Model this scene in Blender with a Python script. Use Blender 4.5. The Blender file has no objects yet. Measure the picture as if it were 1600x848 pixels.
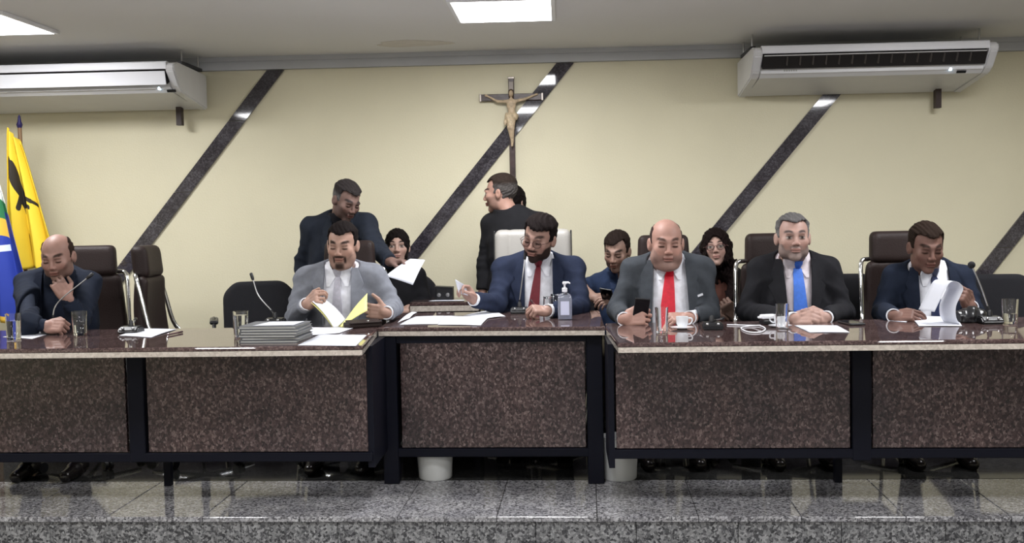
import bpy, bmesh, math, random
import numpy as np
from math import sin, cos, pi, radians, sqrt
from mathutils import Vector, Matrix, noise

random.seed(7)
SC = bpy.context.scene
COL = SC.collection

# ------------------------------------------------------------------ camera
FPX, HC = 1750.0, 1.334
YAW, PITCH, ROLL = .0457, .0531, .019
_f = np.array([-sin(YAW)*cos(PITCH), cos(YAW)*cos(PITCH), -sin(PITCH)])
_r = np.array([cos(YAW), sin(YAW), 0.]); _u = np.cross(_r, _f)
R2 = cos(ROLL)*_r - sin(ROLL)*_u; U2 = cos(ROLL)*_u + sin(ROLL)*_r
CO = np.array([0, 0, HC])
def _ray(px, py): return _f + R2*(px-800)/FPX - U2*(py-424)/FPX
def atz(px, py, z):                      # point of the horizontal plane z seen at a pixel of the photograph
    d = _ray(px, py); return CO + d*(z-HC)/d[2]
def aty(px, py, y):                      # point of the vertical plane y seen at a pixel of the photograph
    d = _ray(px, py); return CO + d*y/d[1]
cam_data = bpy.data.cameras.new('camera')
cam = bpy.data.objects.new('camera', cam_data); COL.objects.link(cam)
cam_data.sensor_width = 36; cam_data.lens = FPX/1600*36; cam_data.clip_start = .05
M = Matrix(((R2[0], U2[0], -_f[0]), (R2[1], U2[1], -_f[1]), (R2[2], U2[2], -_f[2]))).to_4x4()
M.translation = Vector(CO); cam.matrix_world = M
SC.camera = cam

# ------------------------------------------------------------------ world, exposure, lamps
W = bpy.data.worlds.new('world'); SC.world = W; W.use_nodes = True
W.node_tree.nodes['Background'].inputs[0].default_value = (.85, .9, 1, 1)
W.node_tree.nodes['Background'].inputs[1].default_value = .15
SC.view_settings.view_transform = 'Standard'; SC.view_settings.look = 'None'
SC.view_settings.exposure = 0.0; SC.view_settings.gamma = 1; SC.view_settings.use_curve_mapping = False
try:
    SC.cycles.max_bounces = 8; SC.cycles.diffuse_bounces = 4; SC.cycles.glossy_bounces = 5; SC.cycles.transmission_bounces = 8
except Exception: pass
CEIL = 2.40
HALL = -.32
LAMP_W = 40.0
LAMPS = [(-.29, 5.93), (-3.08, 5.93), (-.29, 3.3), (-3.08, 3.3), (2.5, 3.3), (2.30, 5.38),  # last panel on this line: unseen, added to brighten the right side
         (-.29, .5), (-3.08, .5), (2.5, .5), (-.29, -2.3), (2.5, -2.3), (-3.08, -2.3)]
LAMP_OBJS = []
for (lx, ly) in LAMPS:
    ld = bpy.data.lights.new('ceiling_lamp', 'AREA'); ld.shape = 'RECTANGLE'; ld.size = .50; ld.size_y = .60
    ld.energy = LAMP_W; ld.color = (.985, .985, 1.0)
    lo = bpy.data.objects.new('panel_lamp', ld); COL.objects.link(lo); lo.location = (0, 0, -.012)
    LAMP_OBJS.append(lo)

# ------------------------------------------------------------------ materials
def new_mat(name):
    m = bpy.data.materials.new(name); m.use_nodes = True
    return m, m.node_tree.nodes, m.node_tree.links, m.node_tree.nodes['Principled BSDF']
def mat(name, col, rough=.5, metal=0, bump=0, bscale=60, var=0, vscale=8, coat=0, sheen=0, spec=.5, emit=0, trans=0, ior=1.45, space='Object'):
    m, N, L, b = new_mat(name)
    b.inputs['Base Color'].default_value = (*col, 1); b.inputs['Roughness'].default_value = rough
    b.inputs['Metallic'].default_value = metal; b.inputs['Coat Weight'].default_value = coat
    b.inputs['Specular IOR Level'].default_value = spec; b.inputs['IOR'].default_value = ior
    b.inputs['Sheen Weight'].default_value = sheen; b.inputs['Transmission Weight'].default_value = trans
    if emit:
        b.inputs['Emission Color'].default_value = (*col, 1); b.inputs['Emission Strength'].default_value = emit
    tc = N.new('ShaderNodeTexCoord')
    if bump:
        n = N.new('ShaderNodeTexNoise'); n.inputs['Scale'].default_value = bscale; n.inputs['Detail'].default_value = 4
        L.new(tc.outputs[space], n.inputs['Vector'])
        bp = N.new('ShaderNodeBump'); bp.inputs['Strength'].default_value = bump; bp.inputs['Distance'].default_value = .01
        L.new(n.outputs['Fac'], bp.inputs['Height']); L.new(bp.outputs['Normal'], b.inputs['Normal'])
    if var:
        n = N.new('ShaderNodeTexNoise'); n.inputs['Scale'].default_value = vscale; n.inputs['Detail'].default_value = 5
        L.new(tc.outputs[space], n.inputs['Vector'])
        r = N.new('ShaderNodeValToRGB')
        r.color_ramp.elements[0].position = .3; r.color_ramp.elements[1].position = .7
        r.color_ramp.elements[0].color = (*[c*(1-var) for c in col], 1); r.color_ramp.elements[1].color = (*[min(1, c*(1+var)) for c in col], 1)
        L.new(n.outputs['Fac'], r.inputs['Fac']); L.new(r.outputs['Color'], b.inputs['Base Color'])
    return m
def granite(name, stops, scale, rough, stretch=(1, 1, 1), bump=0, big=None, bigscale=2.0, ior=1.5):
    """speckled stone: voronoi grains coloured through a ramp, mixed with clouds of a second tone"""
    m, N, L, b = new_mat(name)
    tc = N.new('ShaderNodeTexCoord'); mp = N.new('ShaderNodeMapping'); mp.inputs['Scale'].default_value = stretch
    L.new(tc.outputs['Object'], mp.inputs['Vector'])
    nz = N.new('ShaderNodeTexNoise'); nz.inputs['Scale'].default_value = scale*.6; nz.inputs['Detail'].default_value = 3
    L.new(mp.outputs['Vector'], nz.inputs['Vector'])
    mx = N.new('ShaderNodeMixRGB'); mx.blend_type = 'LINEAR_LIGHT'; mx.inputs['Fac'].default_value = .6/scale
    L.new(mp.outputs['Vector'], mx.inputs[1]); L.new(nz.outputs['Color'], mx.inputs[2])
    vo = N.new('ShaderNodeTexVoronoi'); vo.inputs['Scale'].default_value = scale
    L.new(mx.outputs['Color'], vo.inputs['Vector'])
    sep = N.new('ShaderNodeSeparateColor'); L.new(vo.outputs['Color'], sep.inputs['Color'])
    ad = N.new('ShaderNodeMath'); ad.operation = 'ADD'
    mu = N.new('ShaderNodeMath'); mu.operation = 'MULTIPLY'; mu.inputs[1].default_value = .5
    n2 = N.new('ShaderNodeTexNoise'); n2.inputs['Scale'].default_value = scale*1.7; n2.inputs['Detail'].default_value = 4
    L.new(mp.outputs['Vector'], n2.inputs['Vector'])
    L.new(sep.outputs['Red'], mu.inputs[0]); m3 = N.new('ShaderNodeMath'); m3.operation = 'MULTIPLY'; m3.inputs[1].default_value = .5
    L.new(n2.outputs['Fac'], m3.inputs[0]); L.new(mu.outputs[0], ad.inputs[0]); L.new(m3.outputs[0], ad.inputs[1])
    rp = N.new('ShaderNodeValToRGB'); e = rp.color_ramp.elements
    while len(e) < len(stops): e.new(.5)
    for k, (p, c) in enumerate(stops): e[k].position = p; e[k].color = (*c, 1)
    L.new(ad.outputs[0], rp.inputs['Fac']); out = rp.outputs['Color']
    if big:
        n4 = N.new('ShaderNodeTexNoise'); n4.inputs['Scale'].default_value = bigscale; n4.inputs['Detail'].default_value = 3
        L.new(tc.outputs['Object'], n4.inputs['Vector'])
        r4 = N.new('ShaderNodeValToRGB'); r4.color_ramp.elements[0].position = .38; r4.color_ramp.elements[1].position = .66
        r4.color_ramp.elements[0].color = (1, 1, 1, 1); r4.color_ramp.elements[1].color = (*big, 1)
        L.new(n4.outputs['Fac'], r4.inputs['Fac'])
        m5 = N.new('ShaderNodeMixRGB'); m5.blend_type = 'MULTIPLY'; m5.inputs['Fac'].default_value = 1
        L.new(out, m5.inputs[1]); L.new(r4.outputs['Color'], m5.inputs[2]); out = m5.outputs['Color']
    L.new(out, b.inputs['Base Color']); b.inputs['Roughness'].default_value = rough; b.inputs['IOR'].default_value = ior
    return m
def glassmat(name, col=(1, 1, 1), rough=0, ior=1.45):
    return mat(name, col, rough=rough, trans=1, ior=ior)

MT = {}
MT['wall'] = mat('cream_wall_paint', (.755, .705, .52), .55, bump=.12, bscale=90, var=.035, vscale=1.6)
MT['plaster'] = mat('grey_white_plaster', (.66, .66, .66), .85, bump=.1, bscale=40, var=.03, vscale=1.2)
MT['cornice'] = mat('grey_cornice_paint', (.50, .51, .53), .7, bump=.1, bscale=50, var=.06, vscale=3)
MT['hall'] = mat('hall_paint', (.55, .53, .48), .8)
MT['hallfloor'] = mat('hall_floor_stone', (.34, .335, .33), .3)
MT['stripe'] = granite('polished_dark_granite_strip', [(0, (.03, .027, .032)), (.45, (.052, .047, .056)), (.62, (.085, .078, .092)), (1, (.14, .13, .15))], 110, .045, (1, 1, 1), big=(.6, .58, .6), bigscale=7)
MT['top'] = granite('polished_red_brown_granite', [(.1, (.025, .016, .016)), (.4, (.065, .040, .040)), (.6, (.11, .072, .069)), (.85, (.19, .14, .13))], 150, .022, big=(.7, .65, .65), bigscale=9, ior=1.55)
MT['band'] = granite('polished_beige_stone_edge', [(.1, (.36, .31, .27)), (.45, (.46, .41, .36)), (.7, (.54, .485, .43)), (1, (.62, .57, .51))], 95, .12)
MT['panel'] = granite('mottled_brown_granite_panel', [(.16, (.010, .006, .006)), (.40, (.037, .021, .021)), (.56, (.064, .039, .037)), (.68, (.110, .074, .070)), (.88, (.26, .20, .18))], 105, .16, (1.15, 1, .8), big=(.55, .56, .62), bigscale=2.6)
MT['black'] = mat('black_satin_frame', (.0045, .005, .010), .42, bump=.03, spec=.15)
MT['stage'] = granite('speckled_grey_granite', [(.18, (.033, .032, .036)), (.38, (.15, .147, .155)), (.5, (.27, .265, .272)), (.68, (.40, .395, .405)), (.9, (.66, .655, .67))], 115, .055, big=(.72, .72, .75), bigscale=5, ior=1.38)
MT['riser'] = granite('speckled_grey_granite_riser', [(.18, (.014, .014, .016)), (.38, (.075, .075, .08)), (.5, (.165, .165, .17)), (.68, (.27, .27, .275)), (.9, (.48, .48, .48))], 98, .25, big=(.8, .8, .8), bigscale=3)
MT['darkfloor'] = granite('polished_black_granite_floor', [(.2, (.012, .012, .012)), (.6, (.03, .03, .029)), (.9, (.07, .07, .068))], 90, .06, ior=1.17)
MT['white_plastic'] = mat('white_plastic', (.84, .85, .90), .35, bump=.02)
MT['grey_plastic'] = mat('grey_plastic', (.42, .42, .41), .5)
MT['ac_body'] = mat('off_white_plastic_casing', (.72, .72, .74), .4, bump=.02, var=.02)
MT['dark_plastic'] = mat('black_plastic', (.012, .012, .014), .35)
MT['slot'] = mat('dark_outlet_interior', (.012, .010, .010), .7)
MT['led'] = mat('blue_white_led', (.55, .8, 1), .3, emit=14)
MT['diffuser'] = mat('lamp_diffuser', (1, 1, 1), .4, emit=5)
MT['chrome'] = mat('polished_chrome', (.85, .86, .88), .12, metal=1)
MT['steel'] = mat('brushed_steel', (.45, .45, .46), .35, metal=1)
MT['paper'] = mat('white_paper', (.70, .72, .79), .8, bump=.02)
MT['ypaper'] = mat('pale_yellow_card', (.86, .82, .30), .7)
MT['wood'] = mat('dark_stained_wood', (.040, .018, .016), .35, bump=.15, bscale=30, var=.3, vscale=20)
MT['ivory'] = mat('aged_painted_ivory', (.52, .40, .27), .5, var=.25, vscale=60)
MT['glass'] = glassmat('clear_glass')
MT['water'] = glassmat('water', (.97, .99, 1), 0, 1.33)
MT['leather'] = mat('dark_brown_leather', (.022, .014, .013), .5, bump=.2, bscale=160, spec=.22)
MT['fabric'] = mat('black_chair_fabric', (.008, .008, .011), .9, bump=.3, bscale=300)
MT['white_leather'] = mat('grey_white_leather', (.36, .345, .32), .4, bump=.12, bscale=120)
MT['porcelain'] = mat('white_porcelain', (.82, .84, .88), .12, coat=.5)
MT['screen'] = mat('black_glass_screen', (.006, .006, .008), .08)
MT['bin'] = mat('white_bin_plastic', (.62, .63, .62), .4, bump=.05)

# ------------------------------------------------------------------ mesh helpers
def link(o, parent=None):
    COL.objects.link(o)
    if parent is not None: o.parent = parent
    return o
def obj(name, bm, m, parent=None, smooth=False, loc=None):
    me = bpy.data.meshes.new(name); bmesh.ops.recalc_face_normals(bm, faces=bm.faces) ; bm.to_mesh(me); bm.free()
    for mm in (m if isinstance(m, (list, tuple)) else [m]): me.materials.append(mm)
    if smooth: me.shade_smooth()
    o = bpy.data.objects.new(name, me); link(o, parent)
    if loc is not None: o.location = loc
    return o
def smooth_angle(o, deg=40):
    me = o.data; me.shade_smooth()
    try: me.set_sharp_from_angle(angle=radians(deg))
    except Exception: pass
    return o
def empty(name, loc=(0, 0, 0), rz=0):
    o = bpy.data.objects.new(name, None); o.empty_display_size = .1; COL.objects.link(o)
    o.location = loc; o.rotation_euler = (0, 0, rz); return o
def tag(o, label, cat, group=None):
    o['label'] = label; o['category'] = cat
    if group: o['group'] = group
    return o
def struct(o):
    o['kind'] = 'structure'; return o
def thing(name, label, cat, loc=(0, 0, 0), rz=0, group=None):
    return tag(empty(name, loc, rz), label, cat, group)
def add_box(bm, c, s, rot=None, bevel=0, seg=2):
    r = bmesh.ops.create_cube(bm, size=1); vs = r['verts']
    for v in vs: v.co = Vector((v.co.x*s[0], v.co.y*s[1], v.co.z*s[2]))
    if bevel:
        es = list({e for v in vs for e in v.link_edges})
        rr = bmesh.ops.bevel(bm, geom=es, offset=bevel, segments=seg, profile=.5, affect='EDGES')
        vs = list({v for v in rr['verts']} | {v for v in vs if v.is_valid})
    for v in vs:
        if rot is not None: v.co = rot @ v.co
        v.co += Vector(c)
    return vs
def box(name, c, s, m, parent=None, bevel=0, rot=None, seg=2):
    bm = bmesh.new(); add_box(bm, c, s, rot, bevel, seg); return obj(name, bm, m, parent)
def add_prism(bm, pts, z0, z1):
    b = [bm.verts.new((x, y, z0)) for x, y in pts]; t = [bm.verts.new((x, y, z1)) for x, y in pts]
    bm.faces.new(b[::-1]); bm.faces.new(t); n = len(pts)
    for i in range(n): bm.faces.new((b[i], b[(i+1) % n], t[(i+1) % n], t[i]))
def add_extr(bm, pts, origin, ex, ey, ez, d0, d1):
    """outline pts (a, b) in the plane ex, ey extruded along ez from d0 to d1"""
    O, ex, ey, ez = Vector(origin), Vector(ex), Vector(ey), Vector(ez)
    A = [bm.verts.new(O+ex*a+ey*b+ez*d0) for a, b in pts]; B = [bm.verts.new(O+ex*a+ey*b+ez*d1) for a, b in pts]
    bm.faces.new(A[::-1]); bm.faces.new(B); n = len(pts)
    for i in range(n): bm.faces.new((A[i], A[(i+1) % n], B[(i+1) % n], B[i]))
def catmull(pts, n=8):
    P = [Vector(p) for p in pts]; P = [P[0]*2-P[1]] + P + [P[-1]*2-P[-2]]; out = []
    for i in range(1, len(P)-2):
        for k in range(n):
            t = k/n; a, b, c, d = P[i-1:i+3]
            out.append(.5*((2*b)+(c-a)*t+(2*a-5*b+4*c-d)*t*t+(3*b-a-3*c+d)*t**3))
    out.append(P[-2]); return out
def add_tube(bm, pts, r, seg=8, caps=True):
    P = [Vector(p) for p in pts]; rings = []
    R = r if isinstance(r, (list, tuple)) else [r]*len(P)
    up = Vector((0, 0, 1)); t0 = (P[1]-P[0]).normalized()
    if abs(t0.dot(up)) > .95: up = Vector((1, 0, 0))
    n = t0.cross(up).normalized()
    for i, p in enumerate(P):
        t = (P[min(i+1, len(P)-1)]-P[max(i-1, 0)]).normalized()
        n = (n-t*n.dot(t)).normalized(); b = t.cross(n)
        rings.append([bm.verts.new(p+(n*cos(2*pi*k/seg)+b*sin(2*pi*k/seg))*R[i]) for k in range(seg)])
    for a, b in zip(rings, rings[1:]):
        for k in range(seg): bm.faces.new((a[k], a[(k+1) % seg], b[(k+1) % seg], b[k]))
    if caps: bm.faces.new(rings[0][::-1]); bm.faces.new(rings[-1])
def tube(name, pts, r, m, parent=None, seg=8):
    bm = bmesh.new(); add_tube(bm, pts, r, seg); return smooth_angle(obj(name, bm, m, parent), 50)
def add_lathe(bm, prof, seg=24, c=(0, 0, 0), cap0=False, cap1=False):
    c = Vector(c); rings = []
    for r, z in prof:
        rings.append([bm.verts.new(c+Vector((r*cos(2*pi*k/seg), r*sin(2*pi*k/seg), z))) for k in range(seg)])
    for a, b in zip(rings, rings[1:]):
        for k in range(seg): bm.faces.new((a[k], a[(k+1) % seg], b[(k+1) % seg], b[k]))
    if cap0: bm.faces.new(rings[0][::-1])
    if cap1: bm.faces.new(rings[-1])
def lathe(name, prof, m, parent=None, seg=24, c=(0, 0, 0), cap0=True, cap1=True):
    bm = bmesh.new(); add_lathe(bm, prof, seg, c, cap0, cap1); return smooth_angle(obj(name, bm, m, parent), 35)

# ------------------------------------------------------------------ the room
WY = 7.5
XL, XR = -5.2, 5.6
YB = -5.0
def slab(name, x0, x1, y0, y1, z0, z1, m, parent=None):
    return box(name, ((x0+x1)/2, (y0+y1)/2, (z0+z1)/2), (x1-x0, y1-y0, z1-z0), m, parent)
wall = struct(slab('wall_back', XL-.2, XR+.2, WY, WY+.2, HALL, CEIL+.2, MT['wall']))
struct(slab('wall_left', XL-.2, XL, YB, WY, HALL, CEIL+.2, MT['wall']))
struct(slab('wall_right', XR, XR+.2, YB, WY, HALL, CEIL+.2, MT['wall']))
struct(slab('wall_front', XL-.2, XR+.2, YB-.2, YB, HALL, CEIL+.2, MT['hall']))
# ceiling, with a faint ring of an old patch
m, N, L, b = new_mat('ceiling_paint'); tc = N.new('ShaderNodeTexCoord')
n1 = N.new('ShaderNodeTexNoise'); n1.inputs['Scale'].default_value = 1.3; n1.inputs['Detail'].default_value = 4; L.new(tc.outputs['Object'], n1.inputs['Vector'])
r1 = N.new('ShaderNodeValToRGB'); r1.color_ramp.elements[0].color = (.76, .755, .75, 1); r1.color_ramp.elements[1].color = (.82, .815, .81, 1)
L.new(n1.outputs['Fac'], r1.inputs['Fac']); L.new(r1.outputs['Color'], b.inputs['Base Color']); b.inputs['Roughness'].default_value = .85
n2 = N.new('ShaderNodeTexNoise'); n2.inputs['Scale'].default_value = 45; L.new(tc.outputs['Object'], n2.inputs['Vector'])
bp = N.new('ShaderNodeBump'); bp.inputs['Strength'].default_value = .1; bp.inputs['Distance'].default_value = .01
L.new(n2.outputs['Fac'], bp.inputs['Height']); L.new(bp.outputs['Normal'], b.inputs['Normal'])
MT['ceiling'] = m
ceil = struct(slab('ceiling', XL-.2, XR+.2, YB, WY, CEIL, CEIL+.2, MT['ceiling']))
stain = aty(655, 70, WY); 
MT['stain'] = mat('yellowed_filler', (.70, .665, .615), .9, var=.05, vscale=14)
bm = bmesh.new(); ring = []
for k in range(28):
    a = 2*pi*k/28; rr = 1+.12*sin(3*a+1)+.06*sin(7*a)
    ring.append((cos(a)*.23*rr, sin(a)*.13*rr))
add_prism(bm, ring, -.003, .004)
o = obj('ceiling_patch', bm, MT['stain'], ceil, loc=(-.92, 7.05, CEIL)); o['label'] = 'yellowed repair patch on the grey ceiling'
# cornice of two tones of plaster along the top of the back wall
corn = struct(slab('trim_1', XL, XR, WY-.045, WY, CEIL-.085, CEIL, MT['cornice']))
struct(slab('trim_2', XL, XR, WY-.06, WY-.0, CEIL-.03, CEIL+.0, MT['cornice']))
base = struct(slab('added_dark_base', XL, XR, WY-.02, WY, 0, .46, MT['stripe']))  # unseen dark base, added to darken the floor reflections under the desks
# ceiling light panels
for k, ((lx, ly), lo) in enumerate(zip(LAMPS, LAMP_OBJS)):
    t = thing('ceiling_light', 'square white ceiling light panel glowing above the middle of the head table' if k == 0 else
              'white ceiling light panel at the left edge near the left air conditioner' if k == 1 else
              'white ceiling light panel, %s, %s' % ({5.38: 'over the desks', 3.3: 'first row in front of the stage', .5: 'second row from the stage', -2.3: 'third row from the stage'}[ly], {-.29: 'middle', -3.08: 'left side', 2.5: 'right side', 2.30: 'added out of view to brighten the right side'}[lx]), 'ceiling light', (lx, ly, CEIL-.006), group='ceiling light panels')
    if k < 2: del t['group']
    bm = bmesh.new()
    for (cx, cy, sx, sy) in ((0, .31, .54, .02), (0, -.31, .54, .02), (.26, 0, .02, .60), (-.26, 0, .02, .60)):
        add_box(bm, (cx, cy, -.004), (sx, sy, .018))
    obj('frame', bm, MT['white_plastic'], t)
    box('diffuser', (0, 0, 0), (.50, .60, .008), MT['diffuser'], t)
    lo.parent = t

# stage: black granite floor behind, grey granite slabs at the front, riser slabs, hall floor
struct(slab('floor', XL, XR, 5.08, WY, -.30, -.012, MT['darkfloor']))
struct(slab('floor_hall', XL, XR, YB, 5.08, HALL-.1, HALL, MT['hallfloor']))
ST = Matrix.Rotation(-.022, 3, 'Z')
stg = empty('stage_floor', (0, 4.835, 0), -.022); stg['kind'] = 'structure'
NX = [-5.15+.44*k for k in range(25)]
bm = bmesh.new(); add_box(bm, (.2, 1.9, -.008), (10.7, 2.45, .016)); obj('black_slab', bm, MT['darkfloor'], stg)
for k, x in enumerate(NX[:-1]):
    bm = bmesh.new(); add_box(bm, (x+.22, .335, -.012), (.4375, .67, .024), bevel=.003, seg=2)
    obj('floor_slab', bm, MT['stage'], stg)
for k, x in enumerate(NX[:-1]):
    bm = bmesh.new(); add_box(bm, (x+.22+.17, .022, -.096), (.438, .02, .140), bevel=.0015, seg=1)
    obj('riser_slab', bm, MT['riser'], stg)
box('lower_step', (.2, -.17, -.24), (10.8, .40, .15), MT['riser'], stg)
box('stage_core', (.2, .25, -.16), (10.7, .40, .26), MT['black'], stg)

# diagonal strips of polished dark stone on the wall
def strip(n, top, bot, wpx, zlo=.1):
    """top, bot: centre line pixels on the wall; carried on down to the floor"""
    a = aty(*top, WY); b = aty(*bot, WY); sl = (b[0]-a[0])/(b[2]-a[2]); w = wpx/233.
    root = empty('trim_%d' % n, (0, WY, 0)); root['kind'] = 'structure'
    z1 = CEIL-.087; xs = lambda z: a[0]+(z-a[2])*sl
    zs = [zlo]; seg = .47
    while zs[-1]+seg < z1-.12: zs.append(zs[-1]+seg)
    zs.append(z1)
    for z0, zz in zip(zs, zs[1:]):
        bm = bmesh.new(); g = .0012
        P = [(xs(z0+g)-w/2, z0+g), (xs(z0+g)+w/2, z0+g), (xs(zz-g)+w/2, zz-g), (xs(zz-g)-w/2, zz-g)]
        add_extr(bm, P, (0, 0, 0), (1, 0, 0), (0, 0, 1), (0, -1, 0), 0, .018)
        o = obj('stone_tile', bm, MT['stripe'], root); o.location.y = 0
strip(3, (431, 110), (207, 405), 27)
strip(4, (886, 95), (655, 385), 27)
strip(5, (1303, 143), (1118, 365), 27)
strip(6, (1601, 345), (1532, 432), 27)

# ------------------------------------------------------------------ the desks
ZT = .78
def offset_poly(P, d):
    """offset a convex-ish outline inward by d (counter-clockwise outline)"""
    out = []; n = len(P)
    for i in range(n):
        p0, p1, p2 = Vector(P[i-1]), Vector(P[i]), Vector(P[(i+1) % n])
        a = (p1-p0).normalized(); b = (p2-p1).normalized()
        na, nb = Vector((-a.y, a.x)), Vector((-b.y, b.x)); k = (na+nb); k /= max(.2, k.dot(na)) ; out.append(p1+k*d)
    return [(p.x, p.y) for p in out]
def desktop(root, P):
    bm = bmesh.new()
    a = offset_poly(P, .004)
    lv = [(offset_poly(P, .005), ZT), (offset_poly(P, .001), ZT-.004), (P, ZT-.008), (P, ZT-.016), (offset_poly(P, .003), ZT-.019)]
    rings = [[bm.verts.new((x, y, z)) for x, y in p] for p, z in lv]
    bm.faces.new(rings[0]); bm.faces.new(rings[-1][::-1]); n = len(P)
    for r0, r1 in zip(rings, rings[1:]):
        for i in range(n): bm.faces.new((r0[i], r1[i], r1[(i+1) % n], r0[(i+1) % n]))
    obj('tabletop', bm, MT['top'], root)
    bm = bmesh.new(); add_prism(bm, offset_poly(P, .003), ZT-.042, ZT-.0195); obj('edge_band', bm, MT['band'], root)
def desk_line(x, off=0): return 4.672-.03*x+off
def front(root, xs, off, zr, posts, tilt=-.03, y0=4.672, ztop=ZT-.045, ph=0):
    """granite front panels between black posts, above a black rail; xs: panel spans"""
    for (a, b) in xs:
        ya, yb = y0+tilt*a+off, y0+tilt*b+off; L_ = sqrt((b-a)**2+(yb-ya)**2); r = Matrix.Rotation(math.atan2(yb-ya, b-a), 3, 'Z')
        box('front_panel', ((a+b)/2, (ya+yb)/2, (zr+.045+ztop-.02)/2), (L_-.012, .022, ztop-.02-zr-.045), MT['panel'], root, rot=r, bevel=.002, seg=1)
        box('top_rail', ((a+b)/2, (ya+yb)/2+.012, ztop-.018), (L_+.02, .05, .036), MT['black'], root, rot=r)
        box('bottom_rail', ((a+b)/2, (ya+yb)/2+.004, zr+.021), (L_+.03, .05, .042), MT['black'], root, rot=r, bevel=.004, seg=1)
    for (a, w, z0) in posts:
        y = y0+tilt*a+off
        box('post', (a, y+.02, (z0+ztop)/2), (w, .085, ztop-z0), MT['black'], root, bevel=.004, seg=1)
cfl, cfr, cbl, cbr = (-.913, 5.435), (.196, 5.335), (-.905, 6.24), (.200, 6.20)
lfr, lbr = (-.855, desk_line(-.855)), (-.918, 5.54)
rfl, rbl = (.222, desk_line(.222)), (.200, 5.50)
# centre
D = thing('presiding_desk', 'raised-looking middle desk of brown granite between two wide black posts', 'desk')
D['label'] = 'middle desk of brown granite set back between the two long side desks'
desktop(D, [cfl, cfr, cbr, cbl])
front(D, [(-.815, .105)], 0, .134, [(-.865, .075, 0), (.145, .078, 0)], tilt=-.03, y0=5.445)
for x, s in ((-.885, 1), (.17, -1)): box('side_panel', (x, 5.86, .43), (.03, .66, .60), MT['black'], D)
for x in (-.87, .155): box('back_leg', (x, 6.12, .37), (.06, .06, .738), MT['black'], D)
# left
D = thing('side_desk', 'long brown granite desk on the left with black posts and stack of folders on it', 'desk')
xl = -5.0
desktop(D, [(xl, desk_line(xl)), lfr, (-.9145, 5.435), (-.919, 5.52), (xl, 5.62)])
front(D, [(-4.15, -2.035), (-1.945, -.90)], .36, .205, [(-1.99, .075, .205)], ztop=ZT-.044)
box('return_panel', (-.893, 5.245, .455), (.03, .38, .56), MT['black'], D)
for x in (-4.9, -3.2, -1.99): box('back_leg', (x, 5.46, .37), (.035, .035, .738), MT['black'], D)
# right
D = thing('side_desk', 'long brown granite desk on the right with cups, glasses and phone cable on it', 'desk')
xr = 4.8
desktop(D, [rfl, (xr, desk_line(xr)), (xr, 5.52), (.203, 5.49), (.1975, 5.335)])
front(D, [(.222, 1.266), (1.352, 3.6)], .36, .215, [(1.309, .082, .205)], ztop=ZT-.044)
box('return_panel', (.206, 5.19, .455), (.026, .38, .56), MT['black'], D)
for x in (1.31, 3.0, 4.7): box('back_leg', (x, 5.42, .37), (.035, .035, .738), MT['black'], D)

# ------------------------------------------------------------------ figures: implicit surfaces meshed with surface nets
V = lambda *a: np.array(a, dtype=float)
def nrm(v): v = np.asarray(v, float); return v/np.linalg.norm(v)
def dcone(P, a, b, ra, rb, cut=False):
    a = np.asarray(a, float); b = np.asarray(b, float); ba = b-a; L2 = float(ba@ba)
    x, y, z = P[0]-a[0], P[1]-a[1], P[2]-a[2]
    h = np.clip((x*ba[0]+y*ba[1]+z*ba[2])/L2, 0, 1)
    d = np.sqrt((x-ba[0]*h)**2+(y-ba[1]*h)**2+(z-ba[2]*h)**2)-(ra+(rb-ra)*h)
    if cut:
        n = ba/sqrt(L2); d = np.maximum(d, (P[0]-b[0])*n[0]+(P[1]-b[1])*n[1]+(P[2]-b[2])*n[2])
    return d
def dell(P, c, r, R=None):
    x, y, z = P[0]-c[0], P[1]-c[1], P[2]-c[2]
    if R is not None:
        x, y, z = x*R[0, 0]+y*R[1, 0]+z*R[2, 0], x*R[0, 1]+y*R[1, 1]+z*R[2, 1], x*R[0, 2]+y*R[1, 2]+z*R[2, 2]
    k0 = np.sqrt((x/r[0])**2+(y/r[1])**2+(z/r[2])**2); k1 = np.sqrt((x/r[0]**2)**2+(y/r[1]**2)**2+(z/r[2]**2)**2)+1e-6
    return k0*(k0-1)/k1
def dbox(P, c, hs, rad, R=None):
    x, y, z = P[0]-c[0], P[1]-c[1], P[2]-c[2]
    if R is not None:
        x, y, z = x*R[0, 0]+y*R[1, 0]+z*R[2, 0], x*R[0, 1]+y*R[1, 1]+z*R[2, 1], x*R[0, 2]+y*R[1, 2]+z*R[2, 2]
    qx, qy, qz = np.abs(x)-hs[0]+rad, np.abs(y)-hs[1]+rad, np.abs(z)-hs[2]+rad
    return np.sqrt(np.maximum(qx, 0)**2+np.maximum(qy, 0)**2+np.maximum(qz, 0)**2)+np.minimum(np.maximum(qx, np.maximum(qy, qz)), 0)-rad
def smin(a, b, k):
    if k <= 0: return np.minimum(a, b)
    h = np.clip(.5+.5*(b-a)/k, 0, 1); return b+(a-b)*h-k*h*(1-h)
def smax(a, b, k): return -smin(-a, -b, k)
def wob(P, f=9., seed=0.):
    """smooth pseudo noise in about -1..1"""
    x, y, z = P[0], P[1], P[2]; s = seed
    return (np.sin(f*(x*1.3+z*.7)+s+1.7*np.sin(f*.6*(y-x)+s*2))*.4+np.sin(f*(1.9*z-.8*y)+2.1*s+1.3*np.sin(f*.9*x+s))*.35
            + np.sin(f*2.3*(x-.5*z+.4*y)+s*.7)*.25)
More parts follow.
